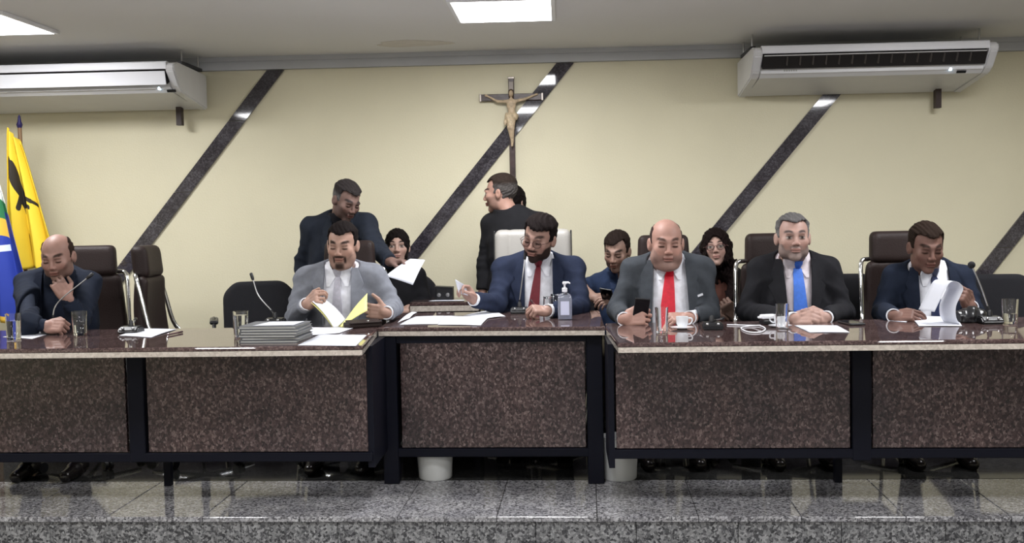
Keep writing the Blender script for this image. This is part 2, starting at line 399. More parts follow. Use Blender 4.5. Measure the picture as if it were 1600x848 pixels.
class Field:
    def __init__(s, lo, hi, h):
        s.h = h; s.lo = np.array(lo, float); n = np.ceil((np.array(hi)-s.lo)/h).astype(int)+2
        s.ax = [(s.lo[i]+h*np.arange(n[i])).astype(np.float32) for i in range(3)]
        s.F = np.full(n, .3, np.float32)
    def sub(s, lo, hi):
        sl = []
        for i in range(3):
            a = max(0, int((lo[i]-s.lo[i])/s.h)-1); b = min(len(s.ax[i]), int((hi[i]-s.lo[i])/s.h)+3); sl.append(slice(a, max(a+1, b)))
        sl = tuple(sl)
        return sl, (s.ax[0][sl[0]][:, None, None], s.ax[1][sl[1]][None, :, None], s.ax[2][sl[2]][None, None, :])
    def add(s, fn, lo, hi, k=.02, pad=None):
        pad = k+.02 if pad is None else pad
        sl, P = s.sub(np.array(lo)-pad, np.array(hi)+pad); s.F[sl] = smin(s.F[sl], fn(P), k)
    def cone(s, a, b, ra, rb, k=.02, cut=False):
        a, b = np.asarray(a, float), np.asarray(b, float)
        s.add(lambda P: dcone(P, a, b, ra, rb, cut), np.minimum(a-ra, b-rb), np.maximum(a+ra, b+rb), k)
    def ell(s, c, r, R=None, k=.02):
        c = np.asarray(c, float); m = max(r); s.add(lambda P: dell(P, c, r, R), c-m, c+m, k)
    def box(s, c, hs, rad, R=None, k=.01):
        c = np.asarray(c, float); m = float(np.linalg.norm(hs)); s.add(lambda P: dbox(P, c, hs, rad, R), c-m, c+m, k)
def surface_nets(f):
    F = f.F; S = F < 0
    n = np.array(F.shape)-1
    c = np.zeros(n, np.uint8)
    for i in (0, 1):
        for j in (0, 1):
            for k in (0, 1): c += S[i:n[0]+i, j:n[1]+j, k:n[2]+k]
    act = (c > 0) & (c < 8); I, J, K = np.nonzero(act); N = len(I)
    idx = np.full(n, -1, np.int32); idx[I, J, K] = np.arange(N)
    acc = np.zeros((N, 3), np.float32); cnt = np.zeros(N, np.float32)
    val = {(i, j, k): F[I+i, J+j, K+k] for i in (0, 1) for j in (0, 1) for k in (0, 1)}
    for a, b in [((i, j, k), (i+di, j+dj, k+dk)) for i in (0, 1) for j in (0, 1) for k in (0, 1) for di, dj, dk in ((1, 0, 0), (0, 1, 0), (0, 0, 1)) if i+di < 2 and j+dj < 2 and k+dk < 2]:
        va, vb = val[a], val[b]; m = (va < 0) != (vb < 0); t = np.where(m, va/(va-vb+1e-12), 0)
        for q in range(3): acc[:, q] += np.where(m, a[q]+(b[q]-a[q])*t, 0)
        cnt += m
    P = np.stack([I, J, K], 1)+acc/cnt[:, None]; P = P*f.h+f.lo
    quads = []
    for ax in range(3):
        s0 = [slice(None)]*3; s1 = [slice(None)]*3; s0[ax] = slice(0, -1); s1[ax] = slice(1, None)
        A, B = S[tuple(s0)], S[tuple(s1)]; o1, o2 = [(1, 2), (2, 0), (0, 1)][ax]
        E = np.argwhere(A != B); E = E[(E[:, o1] > 0) & (E[:, o2] > 0) & (E[:, o1] < n[o1]) & (E[:, o2] < n[o2])]
        e1 = np.zeros(3, int); e1[o1] = 1; e2 = np.zeros(3, int); e2[o2] = 1
        g = lambda Q: idx[Q[:, 0], Q[:, 1], Q[:, 2]]
        q = np.stack([g(E), g(E-e1), g(E-e1-e2), g(E-e2)], 1)
        ins = A[E[:, 0], E[:, 1], E[:, 2]]; q[~ins] = q[~ins][:, ::-1]; quads.append(q)
    Q = np.concatenate(quads); Q = Q[(Q >= 0).all(1)]
    return P, Q
def mesh_obj(name, P, Q, m, parent, colors=None, origin=(0, 0, 0), relax=0):
    if relax:
        E = np.concatenate([Q[:, [0, 1]], Q[:, [1, 2]], Q[:, [2, 3]], Q[:, [3, 0]]])
        for _ in range(relax):
            s = np.zeros_like(P); c = np.zeros(len(P)); 
            for q in range(3):
                s[:, q] = np.bincount(E[:, 0], P[E[:, 1], q], len(P))+np.bincount(E[:, 1], P[E[:, 0], q], len(P))
            c = np.bincount(E[:, 0], minlength=len(P))+np.bincount(E[:, 1], minlength=len(P))
            P = P*.5+.5*s/np.maximum(c, 1)[:, None]
    me = bpy.data.meshes.new(name); n, k = len(P), len(Q)
    me.vertices.add(n); me.vertices.foreach_set('co', (P-np.array(origin)).astype(np.float32).ravel())
    me.loops.add(4*k); me.loops.foreach_set('vertex_index', Q.astype(np.int32).ravel())
    me.polygons.add(k); me.polygons.foreach_set('loop_start', np.arange(0, 4*k, 4, dtype=np.int32))
    try: me.polygons.foreach_set('loop_total', np.full(k, 4, np.int32))
    except Exception: pass
    me.update(calc_edges=True); me.validate(); me.shade_smooth(); me.materials.append(m)
    if colors is not None:
        a = me.color_attributes.new('Col', 'FLOAT_COLOR', 'POINT')
        a.data.foreach_set('color', np.concatenate([colors, np.ones((n, 1))], 1).astype(np.float32).ravel())
    o = bpy.data.objects.new(name, me); link(o, parent); return o

def attr_mat(name, rough, bump=0, bscale=200, sheen=0, spec=.5, coat=0):
    m, N, L, b = new_mat(name); at = N.new('ShaderNodeAttribute'); at.attribute_name = 'Col'
    tc = N.new('ShaderNodeTexCoord'); nz = N.new('ShaderNodeTexNoise'); nz.inputs['Scale'].default_value = 40; nz.inputs['Detail'].default_value = 4
    L.new(tc.outputs['Object'], nz.inputs['Vector'])
    mp = N.new('ShaderNodeMapRange'); mp.inputs['To Min'].default_value = .88; mp.inputs['To Max'].default_value = 1.12; L.new(nz.outputs['Fac'], mp.inputs['Value'])
    mx = N.new('ShaderNodeVectorMath'); mx.operation = 'SCALE'; L.new(at.outputs['Color'], mx.inputs[0]); L.new(mp.outputs['Result'], mx.inputs['Scale'])
    L.new(mx.outputs[0], b.inputs['Base Color']); b.inputs['Roughness'].default_value = rough; b.inputs['Specular IOR Level'].default_value = spec
    b.inputs['Sheen Weight'].default_value = sheen; b.inputs['Coat Weight'].default_value = coat; b.inputs['Coat Roughness'].default_value = .25
    m2 = N.new('ShaderNodeMapRange'); m2.inputs['From Min'].default_value = .03; m2.inputs['From Max'].default_value = .16; m2.inputs['To Min'].default_value = .02; m2.inputs['To Max'].default_value = spec   # hair and brows are duller than skin
    bw = N.new('ShaderNodeRGBToBW'); L.new(at.outputs['Color'], bw.inputs[0]); L.new(bw.outputs[0], m2.inputs['Value']); L.new(m2.outputs['Result'], b.inputs['Specular IOR Level'])
    if bump:
        n2 = N.new('ShaderNodeTexNoise'); n2.inputs['Scale'].default_value = bscale; L.new(tc.outputs['Object'], n2.inputs['Vector'])
        bp = N.new('ShaderNodeBump'); bp.inputs['Strength'].default_value = bump; bp.inputs['Distance'].default_value = .004
        L.new(n2.outputs['Fac'], bp.inputs['Height']); L.new(bp.outputs['Normal'], b.inputs['Normal'])
    return m
MT['skin'] = attr_mat('skin', .50, .15, 260, spec=.32)
MT['hair'] = attr_mat('hair', .62, .9, 240, spec=.16)
_cl = {}
def cloth(col, rough=.9, sheen=.0):
    key = tuple(col)
    if key not in _cl: _cl[key] = mat('cloth_%d' % len(_cl), col, rough, bump=.25, bscale=420, var=.14, vscale=26, sheen=sheen, spec=.18)
    return _cl[key]

def headrot(yaw, pitch, roll):
    """yaw > 0 turns the face to the picture's right, pitch > 0 looks down, roll > 0 tips the crown to the picture's right"""
    return np.array(Matrix.Rotation(radians(yaw), 3, 'Z') @ Matrix.Rotation(radians(pitch), 3, 'X') @ Matrix.Rotation(radians(roll), 3, 'Y'))

def cranium(P, p):
    w, j = p.get('w', 1), p.get('jaw', 1)
    d = dell(P, (0, .018, .034), (.073*w, .094, .083))
    d = smin(d, dell(P, (0, -.012, -.026), (.060*w, .074, .082)), .025)
    return d
def head_field(P, p):
    w, j = p.get('w', 1), p.get('jaw', 1)
    d = cranium(P, p)
    d = smin(d, dell(P, (0, -.060, -.092), (.024*j, .022, .019)), .022)                  # chin
    for s in (-1, 1):
        d = smin(d, dell(P, (s*.044*w*j, -.012, -.062), (.020*j, .034, .028)), .03)    # jaw corner
        d = smin(d, dell(P, (s*.041*w, -.058, -.016), (.020, .016, .018)), .03)       # cheekbone
        if p.get('cheek'): d = smin(d, dell(P, (s*.040*w, -.052, -.048), (.026, .026, .028)), .02)
    d = smin(d, dcone(P, (-.034, -.077, .026), (.034, -.077, .026), .0105, .0105), .018)    # brow ridge
    for s in (-1, 1):
        d = smax(d, -dell(P, (s*.031, -.094, .006), (.019, .017, .0115)), .012)              # sockets
        d = smin(d, dell(P, (s*.031, -.0715, .005), (.0135, .0135, .0125)), .004)        # eyeballs and lids
    d = smin(d, dcone(P, (0, -.082, .014), (0, -.100, -.022), .0072, .0100), .011)       # nose
    for s in (-1, 1): d = smin(d, dell(P, (s*.0112, -.093, -.027), (.0078, .010, .0078)), .006)
    d = smax(d, -dcone(P, (-.012, -.106, -.0555), (.012, -.106, -.0555), .003, .003), .006)
    d = smin(d, dcone(P, (-.017, -.0875, -.0500), (.017, -.0875, -.0500), .0055, .0055), .006)
    d = smin(d, dcone(P, (-.015, -.0865, -.0625), (.015, -.0865, -.0625), .0060, .0060), .007)
    d = smax(d, -dcone(P, (-.018, -.0985, -.0565), (.018, -.0985, -.0565), .0018, .0018), .004)
    for s in (-1, 1):
        e = dell(P, (s*.078*w, .012, -.002), (.009, .019, .031), np.array(Matrix.Rotation(-s*.28, 3, 'Z') @ Matrix.Rotation(-.18, 3, 'X')))
        e = smax(e, -dell(P, (s*.090*w, .008, .002), (.008, .010, .018)), .004)
        d = smin(d, e, .008)
    if p.get('double'):
        d = smin(d, dell(P, (0, -.028, -.098), (.047*j, .042, .022)), .03)
    return d
def smooth01(x, a, b): t = np.clip((x-a)/(b-a), 0, 1); return t*t*(3-2*t)
def paint_head(L_, col, p):
    """face colours: lips, brows, lashes, iris, beard; shade painted on lids, nostrils, mouth line"""
    x, y, z = L_[:, 0], L_[:, 1], L_[:, 2]; ax = np.abs(x); C = np.tile(np.array(col, float), (len(x), 1))
    def mix(mask, c, a=1.): 
        nonlocal C
        m = (np.clip(mask, 0, 1)*a)[:, None]; C = C*(1-m)+np.array(c)*m
    front = smooth01(-y, .03, .055)
    warm = np.array(col)*np.array([1.04, .88, .86])
    mix(np.exp(-((ax-.042)/.02)**2-((z+.028)/.02)**2)*front, warm, .5); mix(np.exp(-(x/.014)**2-((z+.024)/.014)**2)*front, warm, .5)
    hc = np.array(p.get('browcol', p.get('haircol', (.02, .015, .012))))
    bz = p.get('bearded', 0)
    if bz:
        bc = np.array(p.get('beardcol', hc)); n = .5+.5*wob((x, y, z), 260, 3)
        if bz == 'full':
            up = -.040-.012*smooth01(ax, .0, .03)+.030*smooth01(ax, .042, .068)
            m = smooth01(up-z, -.004, .008)*smooth01(-y+.0, -.015, .01)
            m *= 1-np.exp(-(x/.021)**4-((z+.056)/.009)**4)
            m = np.maximum(m, np.exp(-(ax/.030)**6-((z+.0415)/.0065)**4)*front)
        elif bz == 'goatee':
            m = np.exp(-(ax/.031)**6-((z+.0425)/.0065)**4)
            m = np.maximum(m, np.exp(-((ax-.029)/.007)**4-((z+.060)/.022)**4)); m = np.maximum(m, np.exp(-(ax/.027)**6-((z+.092)/.020)**4)); m = m*front
            m = np.maximum(m, .28*smooth01(-.045+.02*smooth01(ax, .04, .07)-z, 0, .01)*smooth01(-y, -.02, .02))
        elif bz == 'stubble':
            up = -.036+.030*smooth01(ax, .042, .068); m = .55*smooth01(up-z, -.004, .012)*smooth01(-y, -.015, .01)
        mix(m, bc*.9, p.get('bearda', .75)); mix(m*n, bc*1.25, .25)
    # mouth
    mix(np.exp(-(ax/.023)**6-((z+.0563)/.0095)**4)*front, np.array(p.get('lip', warm*np.array([.82, .60, .60]))), .6)
    mix(np.exp(-(ax/.024)**6-((z+.0563)/.0028)**4)*front, (.03, .012, .01), .8)  # shade between the lips, painted as a dark line
    # brows
    bzc = .030+.006*np.sin((ax-.012)*70)
    mix(np.exp(-((ax-.032)/.020)**6-((z-bzc)/.0068)**4)*front, hc*.8, p.get('browa', .95))
    # eyes
    ex = (ax-.031)/.0150; ez = (z-.005)
    if p.get('eyes', 'open') == 'open':
        mix(np.exp(-ex**6-(ez/.0058)**4)*front, (.30, .27, .25)); mix(np.exp(-((ax-.031)/.0062)**4-((ez)/.0062)**4)*front, (.02, .012, .01))
        mix(np.exp(-ex**6-((ez-.0062)/.0028)**4)*front, (.02, .012, .01), .9); mix(np.exp(-ex**6-((ez+.0065)/.0022)**4)*front, np.array(col)*.35, .5)
    else:
        mix(np.exp(-ex**4-((ez-.001)/.013)**4)*front, np.array(col)*.55, .5); mix(np.exp(-ex**6-((ez+.0045)/.0036)**4)*front, (.02, .012, .01), .95); mix(np.exp(-ex**6-((ez-.010)/.0024)**4)*front, np.array(col)*.35, .6)  # lowered lids: socket and crease shade painted into the skin, plus lashes
    for s in (-1, 1): mix(np.exp(-((x-s*.0075)/.0035)**2-((z+.0335)/.003)**2)*front, (.03, .012, .01), .5)  # shade inside the nostrils painted dark
    return C

def sgn0(x): return np.where(x < 0, -1., 1.)
def ik(S, Wp, l1, l2, pole):
    S, Wp = np.asarray(S, float), np.asarray(Wp, float); d = Wp-S; D = np.linalg.norm(d)
    if D > (l1+l2)*.985: k = D/((l1+l2)*.985); l1 *= k; l2 *= k
    a = (l1*l1-l2*l2+D*D)/(2*D); h = sqrt(max(l1*l1-a*a, 0)); u = d/D; p = np.asarray(pole, float); p = nrm(p-u*(p@u))
    return S+u*a+p*h

FINGERS = dict(relaxed=((25, 30, 20), (30, 35, 22), (33, 38, 25), (36, 40, 25)), flat=((6, 8, 6),)*4, fist=((70, 85, 50), (75, 88, 50), (78, 88, 50), (80, 88, 50)),
               grip=((48, 55, 35), (52, 58, 35), (56, 60, 38), (60, 62, 38)), pinch=((52, 42, 22), (48, 62, 35), (58, 66, 38), (64, 66, 38)),
               pen=((55, 45, 20), (60, 50, 25), (68, 68, 38), (74, 72, 38)), spread=((4, 8, 6), (2, 6, 5), (10, 14, 8), (16, 20, 10)),
               clasp=((38, 62, 34), (42, 66, 36), (46, 66, 36), (50, 66, 36)))
THUMB = dict(side=((.022, .030, -.006), (.052, .056, -.016), (.084, .058, -.024)), under=((.022, .028, -.010), (.054, .044, -.034), (.088, .026, -.046)),
             out=((.020, .030, -.004), (.048, .064, -.006), (.078, .084, -.008)), over=((.022, .030, -.004), (.056, .046, -.004), (.088, .030, .004)))
def hand_into(f, Wp, xh, zh, right, pose='relaxed', thumb='side', size=1., splay=3):
    xh = nrm(xh); zh = np.asarray(zh, float); zh = nrm(zh-xh*(zh@xh)); yh = np.cross(zh, xh)*(1 if right else -1)
    Rm = np.stack([xh, yh, zh], 1); T = lambda q: np.asarray(Wp)+Rm@(np.asarray(q, float)*size); r = size
    f.box(T((.047, 0, -.002)), (.044*r, .037*r, .0125*r), .0115*r, Rm, k=.010)
    f.ell(T((.032, .022, -.012)), (.032*r, .018*r, .015*r), Rm, k=.012)
    f.ell(T((.040, -.024, -.010)), (.034*r, .014*r, .013*r), Rm, k=.012)
    for q, (ky, ln, c) in enumerate(zip((.0305, .0105, -.0105, -.0295), (.076, .084, .077, .062), FINGERS[pose]*(1 if len(FINGERS[pose]) == 4 else 4))):
        sp = radians(splay*(1.5-q)); p = V(.086-.004*abs(q-1), ky, .0); a = 0; pr = V(.05, ky*.9, .002)
        f.cone(T(pr), T(p), .0100*r, .0092*r, k=.004)
        rad = (.0092, .0084, .0076, .0066) if q < 3 else (.0080, .0074, .0067, .0059)
        for sgi, (fr, an) in enumerate(zip((.46, .30, .24), c)):
            a += radians(an); nx = p+ln*fr*V(cos(a)*cos(sp), sin(sp)*cos(a), -sin(a))
            f.cone(T(p), T(nx), rad[sgi]*r, rad[sgi+1]*r, k=.0015); p = nx
    t = THUMB[thumb]; f.cone(T(t[0]), T(t[1]), .0135*r, .0105*r, k=.008); f.cone(T(t[1]), T(t[2]), .0102*r, .0082*r, k=.003)
    f.cone(T((-.012, 0, 0)), T((.014, 0, 0)), .0245*r, .0245*r, k=.012)
    return T

def ray_depth(fn, org, d, x, z, ax, up, t0=-.35, t1=.12, n=160):
    """first hit of the front surface of a field along -d for points org + ax*x + up*z"""
    T_ = np.linspace(t0, t1, n); x = np.asarray(x, float).ravel(); z = np.asarray(z, float).ravel()
    base = org[None]+ax[None]*x[:, None]+up[None]*z[:, None]
    P = base[:, None, :]-d[None, None, :]*T_[None, :, None]
    F = fn((P[..., 0], P[..., 1], P[..., 2])); ins = F < 0; k = np.argmax(ins, 1); none = ~ins.any(1); k = np.maximum(k, 1)
    r = np.arange(len(x)); f0, f1 = F[r, k-1], F[r, k]; t = T_[k-1]+(T_[k]-T_[k-1])*f0/(f0-f1+1e-9); t = np.where(none, 0.0, t)
    return base-d[None]*t[:, None], t
class Person:
    """a clothed figure built from joints given in world space; root is an Empty on the floor"""
    def __init__(s, label, head, look, sh, Yt, face, skin, group=None, seat=True, pelvis=None, facing=0, girth=1., belly=1., scale=1., back=False):
        s.H = np.asarray(head, float); s.R = headrot(*look); s.p = face; s.skin = skin; s.seat = seat; s.k = scale
        s.SL, s.SR = np.asarray(sh[0], float), np.asarray(sh[1], float)        # picture-left and picture-right shoulder joints
        s.C = (s.SL+s.SR)/2; lat = s.SR-s.SL; lat[2] = 0; s.lat = nrm(lat); s.fr = nrm(np.cross(s.lat, V(0, 0, 1)))   # front is -Y when lat is +X
        if back: s.fr = -s.fr
        s.fr = np.cross(s.lat, V(0, 0, 1)); s.fr = nrm(s.fr)*(-1 if back else 1)
        s.wid = np.linalg.norm(s.SR-s.SL); s.g = girth; s.b = belly
        s.P = np.asarray(pelvis if pelvis is not None else (s.C[0], s.C[1]+.10, .56 if seat else .88), float)
        s.base = V(s.P[0], s.P[1], 0)
        s.root = thing('person', label, 'person', tuple(s.base), group=group)
        s.NB = s.C+V(0, 0, .055)-s.fr*.012; s.arms = []
        s.up = nrm(s.C-s.P)
        s.Rt = np.stack([s.lat, -s.fr*(1), np.cross(s.lat, -s.fr)], 1)
    # torso shared by skin, shirt and jacket
    def torso(s, P, grow=0.):
        w, g, b = s.wid, s.g, s.b; C, Pv = s.C, s.P; ch = C+(Pv-C)*.32; be = C+(Pv-C)*.72
        d = dell(P, ch+s.fr*.0, (w*.50*1.0+grow, .125*g+grow, .215+grow), s.Rt)
        d = smin(d, dell(P, be+s.fr*.035*b, (w*.43*max(1, g*.95)+grow, .135*g*b+grow, .20+grow), s.Rt), .08)
        d = smin(d, dell(P, Pv, (w*.45*max(1, g*.9)+grow, .135*g+grow, .15+grow), s.Rt), .06)
        for S in (s.SL, s.SR):
            i = S+(C-S)*.18; d = smin(d, dcone(P, s.NB+(S-C)*.22-V(0, 0, .018), i-V(0, 0, .004), .050+grow, .050+grow), .05)
        return d
    def neck(s, P, grow=0.):
        a = s.H+s.R@V(0, .018, -.055)*1.0; r = s.p.get('neck', .056)
        return dcone(P, s.NB-V(0, 0, .05), a, r*1.06+grow, r+grow)
    def arm(s, side, wrist, xh, zh, pose='relaxed', thumb='side', pole=None, l1=.285, l2=.255, right=None, splay=3, bare=False, size=1., nohand=False, elbow=None):
        S = s.SL if side == 'L' else s.SR; sg = -1 if side == 'L' else 1
        pole = pole if pole is not None else s.lat*sg*.6+V(0, 0, -1)-s.fr*.2
        E_ = ik(S, wrist, l1*s.k, l2*s.k, pole) if elbow is None else np.asarray(elbow, float); right = (side == 'L') if right is None else right
        s.arms.append(dict(S=S, E=E_, W=np.asarray(wrist, float), xh=np.asarray(xh, float), zh=np.asarray(zh, float), pose=pose, thumb=thumb, right=right, splay=splay, bare=bare, size=size, nohand=nohand))
        return E_
    def bounds(s, extra=.12):
        pts = [s.H+V(.16, .16, .16), s.H-V(.16, .16, .16), s.C, s.P-V(0, 0, .1), s.SL, s.SR]
        for a in s.arms: pts += [a['E'], a['W'], a['W']+nrm(a['xh'])*.16]
        pts = np.array(pts); w = s.wid*.5*s.g
        lo = np.minimum(pts.min(0), np.minimum(s.C, s.P)-V(w, .22*s.g, 0))-extra; hi = np.maximum(pts.max(0), np.maximum(s.C, s.P)+V(w, .2*s.g, 0))+extra
        lo[2] = max(lo[2], .30); return lo, hi
    def body(s, h=.004):
        lo, hi = s.bounds(.03); f = Field(lo, hi, h); w = s.wid
        ch = s.C+(s.P-s.C)*.3
        f.add(lambda P: dell(P, ch, (w*.40, .09*s.g, .17), s.Rt), ch-.25, ch+.25, .03)
        f.add(lambda P: dell(P, s.P+V(0, 0, .12), (w*.34, .09*s.g, .16), s.Rt), s.P-.3, s.P+.4, .05)
        for S in (s.SL, s.SR): f.cone(s.NB-V(0, 0, .04), S, .045, .038, k=.03)
        for a in s.arms:
            rr = 1.25 if a['bare'] else 1.
            f.cone(a['S'], a['E'], .036*rr, .031*rr, k=.02); f.cone(a['E'], a['W'], .031*rr*1.1, .0245, k=.015)
            if not a['nohand']: hand_into(f, a['W'], a['xh'], a['zh'], a['right'], a['pose'], a['thumb'], a['size'], a['splay'])
        sl, P = f.sub(s.H-.17*s.k, s.H+.17*s.k)
        X = [(P[0]-s.H[0]), (P[1]-s.H[1]), (P[2]-s.H[2])]; R = s.R; k = s.p.get('hs', 1.)
        Lc = [(X[0]*R[0, i]+X[1]*R[1, i]+X[2]*R[2, i])/k for i in range(3)]
        f.F[sl] = smin(f.F[sl], head_field(Lc, s.p)*k, .012)
        nk = lambda P: s.neck(P); m = s.NB
        f.add(nk, np.minimum(m, s.H)-.12, np.maximum(m, s.H)+.10, .018)
        Pv, Q = surface_nets(f)
        Lp = ((Pv-s.H)@R)/k; col = np.tile(np.array(s.skin, float), (len(Pv), 1))
        hd = (np.linalg.norm(Lp, axis=1) < .19) & (Lp[:, 2] > -.125); col[hd] = paint_head(Lp[hd], s.skin, s.p)
        # knuckle and nail tone
        mesh_obj('body', Pv, Q, MT['skin'], s.root, col, s.base)
    def hair(s, fn, col, h=.004, disp=.0015, extra=.05, grey=None, lo=-.17, label=None, down=0):
        k = s.p.get('hs', 1.); R = s.R
        f = Field(s.H-V(.17+extra, .17+extra, .17+extra+down), s.H+.17+extra, h); P = (f.ax[0][:, None, None]-s.H[0], f.ax[1][None, :, None]-s.H[1], f.ax[2][None, None, :]-s.H[2])
        Lc = [(P[0]*R[0, i]+P[1]*R[1, i]+P[2]*R[2, i])/k for i in range(3)]
        W3 = (P[0], P[1], P[2]); d = fn(Lc, W3)
        d = d-disp*(np.sin(300*Lc[0]+30*Lc[1]+4*np.sin(60*Lc[2]))+.6*np.sin(170*Lc[2]+90*Lc[0]))
        f.F = (d*k).astype(np.float32); Pv, Q = surface_nets(f); Lp = ((Pv-s.H)@R)/k
        C = np.tile(np.array(col, float), (len(Pv), 1)); n = .5+.5*wob(Lp.T, 240, 1)
        if grey is not None:
            m = grey(Lp); g = np.array([.17, .165, .165]); C = C*(1-m[:, None]*(.35+.65*n[:, None]))+g*m[:, None]*(.35+.65*n[:, None])
        C *= (.8+.4*n)[:, None]
        o = mesh_obj('hair', Pv, Q, MT['hair'], s.root, C, s.base)
        if label: o['label'] = label
        return o
    def garment(s, name, col, h=.008, grow=.022, opening=None, fold=.004, sleeve=(.066, .054, .043), hem=None, seed=1., neckcut=.004, label=None, collar=0, rough=.85, short=None, notorso=False, cuffback=.0, pads=False):
        lo, hi = s.bounds(.10); lo[2] = .42 if s.seat else .70; f = Field(lo, hi, h)
        P = (f.ax[0][:, None, None], f.ax[1][None, :, None], f.ax[2][None, None, :])
        d = s.torso(P, grow)
        if collar: d = smin(d, smax(s.neck(P, .020), (P[2]-(s.NB[2]+collar)), .01), .02)
        for a in s.arms:
            r0, r1, r2 = sleeve; W_ = a['W']; dr = nrm(W_-a['E']); end = W_-dr*cuffback
            e = dcone(P, a['S'], a['E'], r0, r1)
            if pads: d = smin(d, dcone(P, a['S']+(s.C-a['S'])*.45+V(0, 0, .012), a['S']-nrm(s.C-a['S'])*.012+V(0, 0, .008), .058, .058), .03)
            if short: e = dcone(P, a['S'], a['S']+(a['E']-a['S'])*short, r0, r1*1.05, True)
            else:
                e2 = dcone(P, a['E'], end, r1, r2, True); e = smin(e, e2, .02)
            near = np.exp(-(((P[0]-a['E'][0])**2+(P[1]-a['E'][1])**2+(P[2]-a['E'][2])**2)/.015))
            u1 = nrm(a['W']-a['S']); q = P[0]*u1[0]+P[1]*u1[1]+P[2]*u1[2]; cr = np.abs(np.sin(58*q+2.2*wob(P, 11, seed)))
            e = e+fold*(1.5*near+.2)*(cr-.6)
            d = smin(d, e, .030)
        d = d+fold*.9*wob(P, 15, seed)+fold*1.3*(np.abs(np.sin(16*(P[0]-s.C[0])*sgn0(P[0]-s.C[0])+24*P[2]+1.8*wob(P, 8, seed)))-.6)
        if opening:
            # opening = (x centre, half width top, half width bottom, z top, z bottom)
            X = (P[0]-s.C[0])*s.lat[0]+(P[1]-s.C[1])*s.lat[1]; Fy = (P[0]-s.C[0])*s.fr[0]+(P[1]-s.C[1])*s.fr[1]
            xc, ht, hb, zt, zb = opening; t = np.clip((zt-P[2])/(zt-zb), 0, 1); hw = ht+(hb-ht)*t
            cut = np.maximum(np.abs(X-xc)-hw, -(Fy+.0)); d = smax(d, -cut, .004)
        nk = s.neck(P, neckcut); nk = np.maximum(nk, -(P[2]-(s.NB[2]-.03))); d = smax(d, -nk, .006)
        z0 = .46 if s.seat else .74
        d = np.maximum(d, (hem if hem else z0)-P[2])
        f.F = d.astype(np.float32); Pv, Q = surface_nets(f)
        o = mesh_obj(name, Pv, Q, cloth(col, rough), s.root, None, s.base, relax=1)
        if label: o['label'] = label
        return o
    def cuffs(s, col=(.78, .79, .84), ext=.014, r=.034):
        for a in s.arms:
            if a['bare'] or a.get('nocuff'): continue
            d = nrm(a['W']-a['E']); bm = bmesh.new()
            q = Vector(d).to_track_quat('Z', 'Y').to_matrix()
            add_lathe(bm, [(r*.9, -.05), (r, -.01), (r+.001, ext), (r-.004, ext), (r-.006, -.02)], 20)
            for v in bm.verts: v.co = q @ v.co+Vector(a['W']-s.base)
            smooth_angle(obj('shirt_cuff', bm, cloth(col, .7), s.root), 60)
    def drape(s, name, rows, m, fn, lift=.004, thick=.003, nx=5, label=None):
        """rows: (z offset, x left, x right); laid on the front surface of field fn"""
        n = len(rows); xs, zs = [], []
        for z, a, b in rows:
            for k in range(nx): xs.append(a+(b-a)*k/(nx-1)); zs.append(z)
        Pt, t = ray_depth(fn, s.C, s.fr, xs, zs, s.lat, V(0, 0, 1))
        Pt = Pt+s.fr[None]*lift; G = Pt.reshape(n, nx, 3); bm = bmesh.new()
        A = [[bm.verts.new(G[i, j]+s.fr*thick-s.base) for j in range(nx)] for i in range(n)]; B = [[bm.verts.new(G[i, j]-s.fr*.012-s.base) for j in range(nx)] for i in range(n)]
        for i in range(n-1):
            for j in range(nx-1): bm.faces.new((A[i][j], A[i+1][j], A[i+1][j+1], A[i][j+1])); bm.faces.new((B[i][j], B[i][j+1], B[i+1][j+1], B[i+1][j]))
        for i in range(n-1): bm.faces.new((A[i][0], B[i][0], B[i+1][0], A[i+1][0])); bm.faces.new((A[i][-1], A[i+1][-1], B[i+1][-1], B[i][-1]))
        for j in range(nx-1): bm.faces.new((A[0][j], A[0][j+1], B[0][j+1], B[0][j])); bm.faces.new((A[-1][j], B[-1][j], B[-1][j+1], A[-1][j+1]))
        o = smooth_angle(obj(name, bm, m, s.root), 50)
        if label: o['label'] = label
        return o
    def collar(s, col=(.80, .81, .86), spread=.052, drop=.062, top=.085, xc=0.):
        fn = lambda P: smin(s.torso(P, .010), s.neck(P, .006), .01)
        m = cloth(col, .7); z0 = top
        for sg in (-1, 1):
            rows = []; zt, zk, zp = .090, .022, -.036*drop/.062
            for z in (zt, .075, .055, .038, zk, .008, -.008, -.022, zp):
                a = .052+(.007-.052)*(zt-z)/(zt-zk) if z >= zk else .007+(.042-.007)*(zk-z)/(zk-zp)
                b = .080+(.058-.080)*(zt-z)/(zt-zp)
                x0, x1 = xc+sg*a, xc+sg*max(b, a+.002); rows.append((z, min(x0, x1), max(x0, x1)))
            s.drape('shirt_collar', rows, m, fn, .005, .003, 5)
        # band round the neck
        f = Field(s.NB-.12, s.NB+.14, .005); P = (f.ax[0][:, None, None], f.ax[1][None, :, None], f.ax[2][None, None, :])
        a = s.NB-V(0, 0, .05); b = s.H+s.R@V(0, .018, -.055); u = nrm(b-a); q = (P[0]-a[0])*u[0]+(P[1]-a[1])*u[1]+(P[2]-a[2])*u[2]
        d = np.abs(s.neck(P, .004))-.004; d = np.maximum(d, np.abs(q-.074)-.022); d = np.maximum(d, ((P[0]-s.NB[0])*s.fr[0]+(P[1]-s.NB[1])*s.fr[1])-.018)
        f.F = d.astype(np.float32); Pv, Q = surface_nets(f); mesh_obj('collar_band', Pv, Q, m, s.root, None, s.base)
